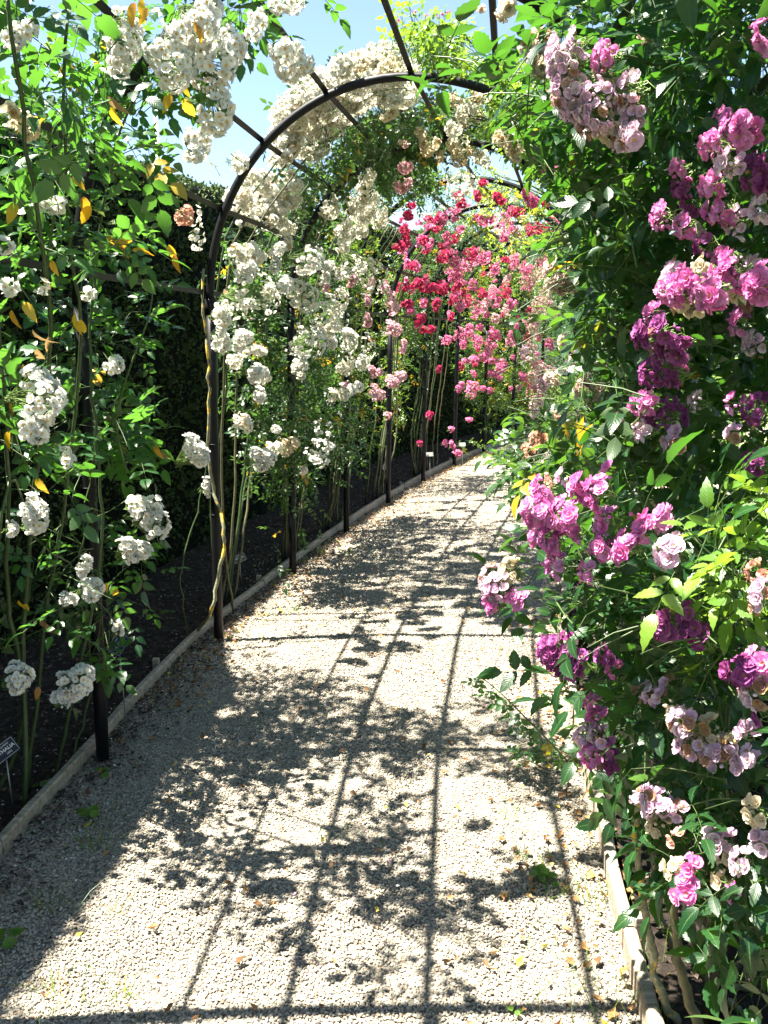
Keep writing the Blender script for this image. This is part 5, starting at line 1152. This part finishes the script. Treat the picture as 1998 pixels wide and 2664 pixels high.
for (x, y, d, lab) in [(1005, 1215, 9.3, 'small pale label tag behind the fifth left post'), (1118, 1182, 10.2, 'pale label tag in the shade between the crimson canes'), (1203, 1156, 11.2, 'farthest pale label tag at the bend of the bed')]:
    label_plate(at(x, y, d), .08, .05, .0, .1, 'plate_white', [], lab, False)

# ------------------------------------------------------------------ beyond
# building glimpsed under the far hoops
bb = at(1330, 650, 46); bb[2] = 0; bd = thing('building', 'pale low building with flat roof glimpsed beyond the far hoops', 'building', bb)
yaw = .3; Rb = np.array([[math.cos(yaw), -math.sin(yaw), 0], [math.sin(yaw), math.cos(yaw), 0], [0, 0, 1]])
zt = at(1300, 648, 46)[2]
V, F = box((0, 0, zt / 2), (22, 8, zt), Rb); link('wall', make_mesh('wall', V, F, [M['render']], smooth=False), bd)
V, F = box((0, 0, zt + .13), (22.8, 8.8, .25), Rb); link('roof', make_mesh('roof', V, F, [M['roof']], smooth=False), bd)
for k in range(8):
    V, F = box(Rb @ np.array([-9 + k * 2.5, -4.03, zt * .62]), (1.2, .08, 1.3), Rb); w_ = link('window', make_mesh('window', V, F, [M['glass']], smooth=False), bd)
    V, F = box(Rb @ np.array([-9 + k * 2.5, -4.08, zt * .62 - .7]), (1.4, .12, .08), Rb); link('sill', make_mesh('sill', V, F, [M['white_paint']], smooth=False), w_)
V, F = tube([Rb @ np.array([x, -4.2, zt + .95]) for x in (-10, 10)], .04, .04, 6); link('railing', make_mesh('railing', V, F, [M['white_paint']]), bd)
pb2 = at(413, 430, 30); pb2[2] = 0; fp = thing('flagpole', 'tall slim white pole rising against the sky behind the hedge', 'pole', pb2)
V, F = tube([(0, 0, 0), (0, 0, at(413, 272, 30)[2])], .09, .06, 10); link('shaft', make_mesh('shaft', V, F, [M['white_paint']]), fp)
V, F = tube([(0, 0, at(413, 272, 30)[2]), (0, 0, at(413, 268, 30)[2])], .1, .03, 10); link('cap', make_mesh('cap', V, F, [M['white_paint']]), fp)
# trees and shrubs of the garden beyond
def tree(x, y, h, r, label, n=2600, mat='leaf_dark', leaf=.16, trunk=True, name='garden_tree', cat='tree', grp='trees beyond the rose walk'):
    t = thing(name, label, cat, (x, y, 0), grp); acc = Acc(); Rr = np.random.default_rng(int(abs(x * 37 + y * 11)))
    cl = [(Rr.normal(0, r * .42), Rr.normal(0, r * .42), h * (.35 if trunk else .15) + Rr.random() * h * (.6 if trunk else .7), r * Rr.uniform(.3, .55)) for _ in range(16)]
    P = []
    for (a, b, c, q) in cl:
        m = n // 16; v = Rr.normal(size=(m, 3)); v /= np.linalg.norm(v, axis=1)[:, None]; P.append(np.array([a, b, c]) + v * q * (Rr.random((m, 1)) ** .4) * np.array([1, 1, .8]))
    P = np.vstack(P); P = P[P[:, 2] > .05]
    T = Acc(); leaflet(T, 1, .6, 2, (0, 0, 0), 0); T = template(T)
    acc.inst(T, frames(Rr.normal(size=(len(P), 3)), np.array([0, 0, 1.]) + Rr.normal(0, .6, (len(P), 3))) * (leaf * Rr.uniform(.6, 1.3, len(P)))[:, None, None], P, Rr.random(len(P)))
    tag(link('crown', acc.mesh('crown', [M[mat]]), t), kind='stuff')
    if trunk:
        A = Acc(); A.add(*tube(spline([(0, 0, -.1), (.05 * r, 0, h * .3), (0, .05 * r, h * .7)], 8), h * .025, h * .01, 8))
        for (a, b, c, q) in cl[:9]: A.add(*tube(spline([(0, 0, h * .3), (a * .5, b * .5, c * .75), (a, b, c)], 6), h * .012, h * .004, 5))
        link('trunk', A.mesh('trunk', [M['cane']]), t)
for (x, y, h, r, lab) in [(14, 30, 6.5, 3.2, 'broad round tree right of the far walk'), (19, 22, 7, 3.5, 'large tree beyond the second gravel path'), (9, 38, 5.5, 2.8, 'tree behind the bend beside the pale building'), (22, 34, 8, 4, 'tallest tree at the far right of the garden')]: tree(x, y, h, r, lab)
for k, (i, lat, h, r, lab) in enumerate([(-.6, 3.0, 1.0, .5, 'shrub rose nearest the camera beyond the right bed'), (.9, 3.05, .9, .45, 'low green shrub beyond the first right hoop'), (2.4, 3.0, 1.0, .5, 'rounded shrub beyond the second right hoop'), (3.9, 3.1, 1.1, .5, 'shrub beyond the third right hoop'), (5.6, 3.1, 1.3, .6, 'bushy shrub beyond the fifth right hoop'), (7.5, 3.1, 1.5, .7, 'taller shrub at the bend of the walk'), (1.5, 6.6, 1.6, .9, 'shrub across the second gravel path'), (4.0, 6.6, 1.8, 1.0, 'wide shrub across the second gravel path')]):
    p = place(i, lat, 0); tree(p[0], p[1], h, r, lab, 1500, 'leaf_bright' if k % 2 else 'leaf_violet', .055, False, 'garden_shrub', 'shrub', 'shrubs beyond the right bed')
print('LEAVES', NLEAF, 'OBJECTS', len(bpy.data.objects), 'TRIS', sum(len(o.data.polygons) for o in COL.objects if o.type == 'MESH'))
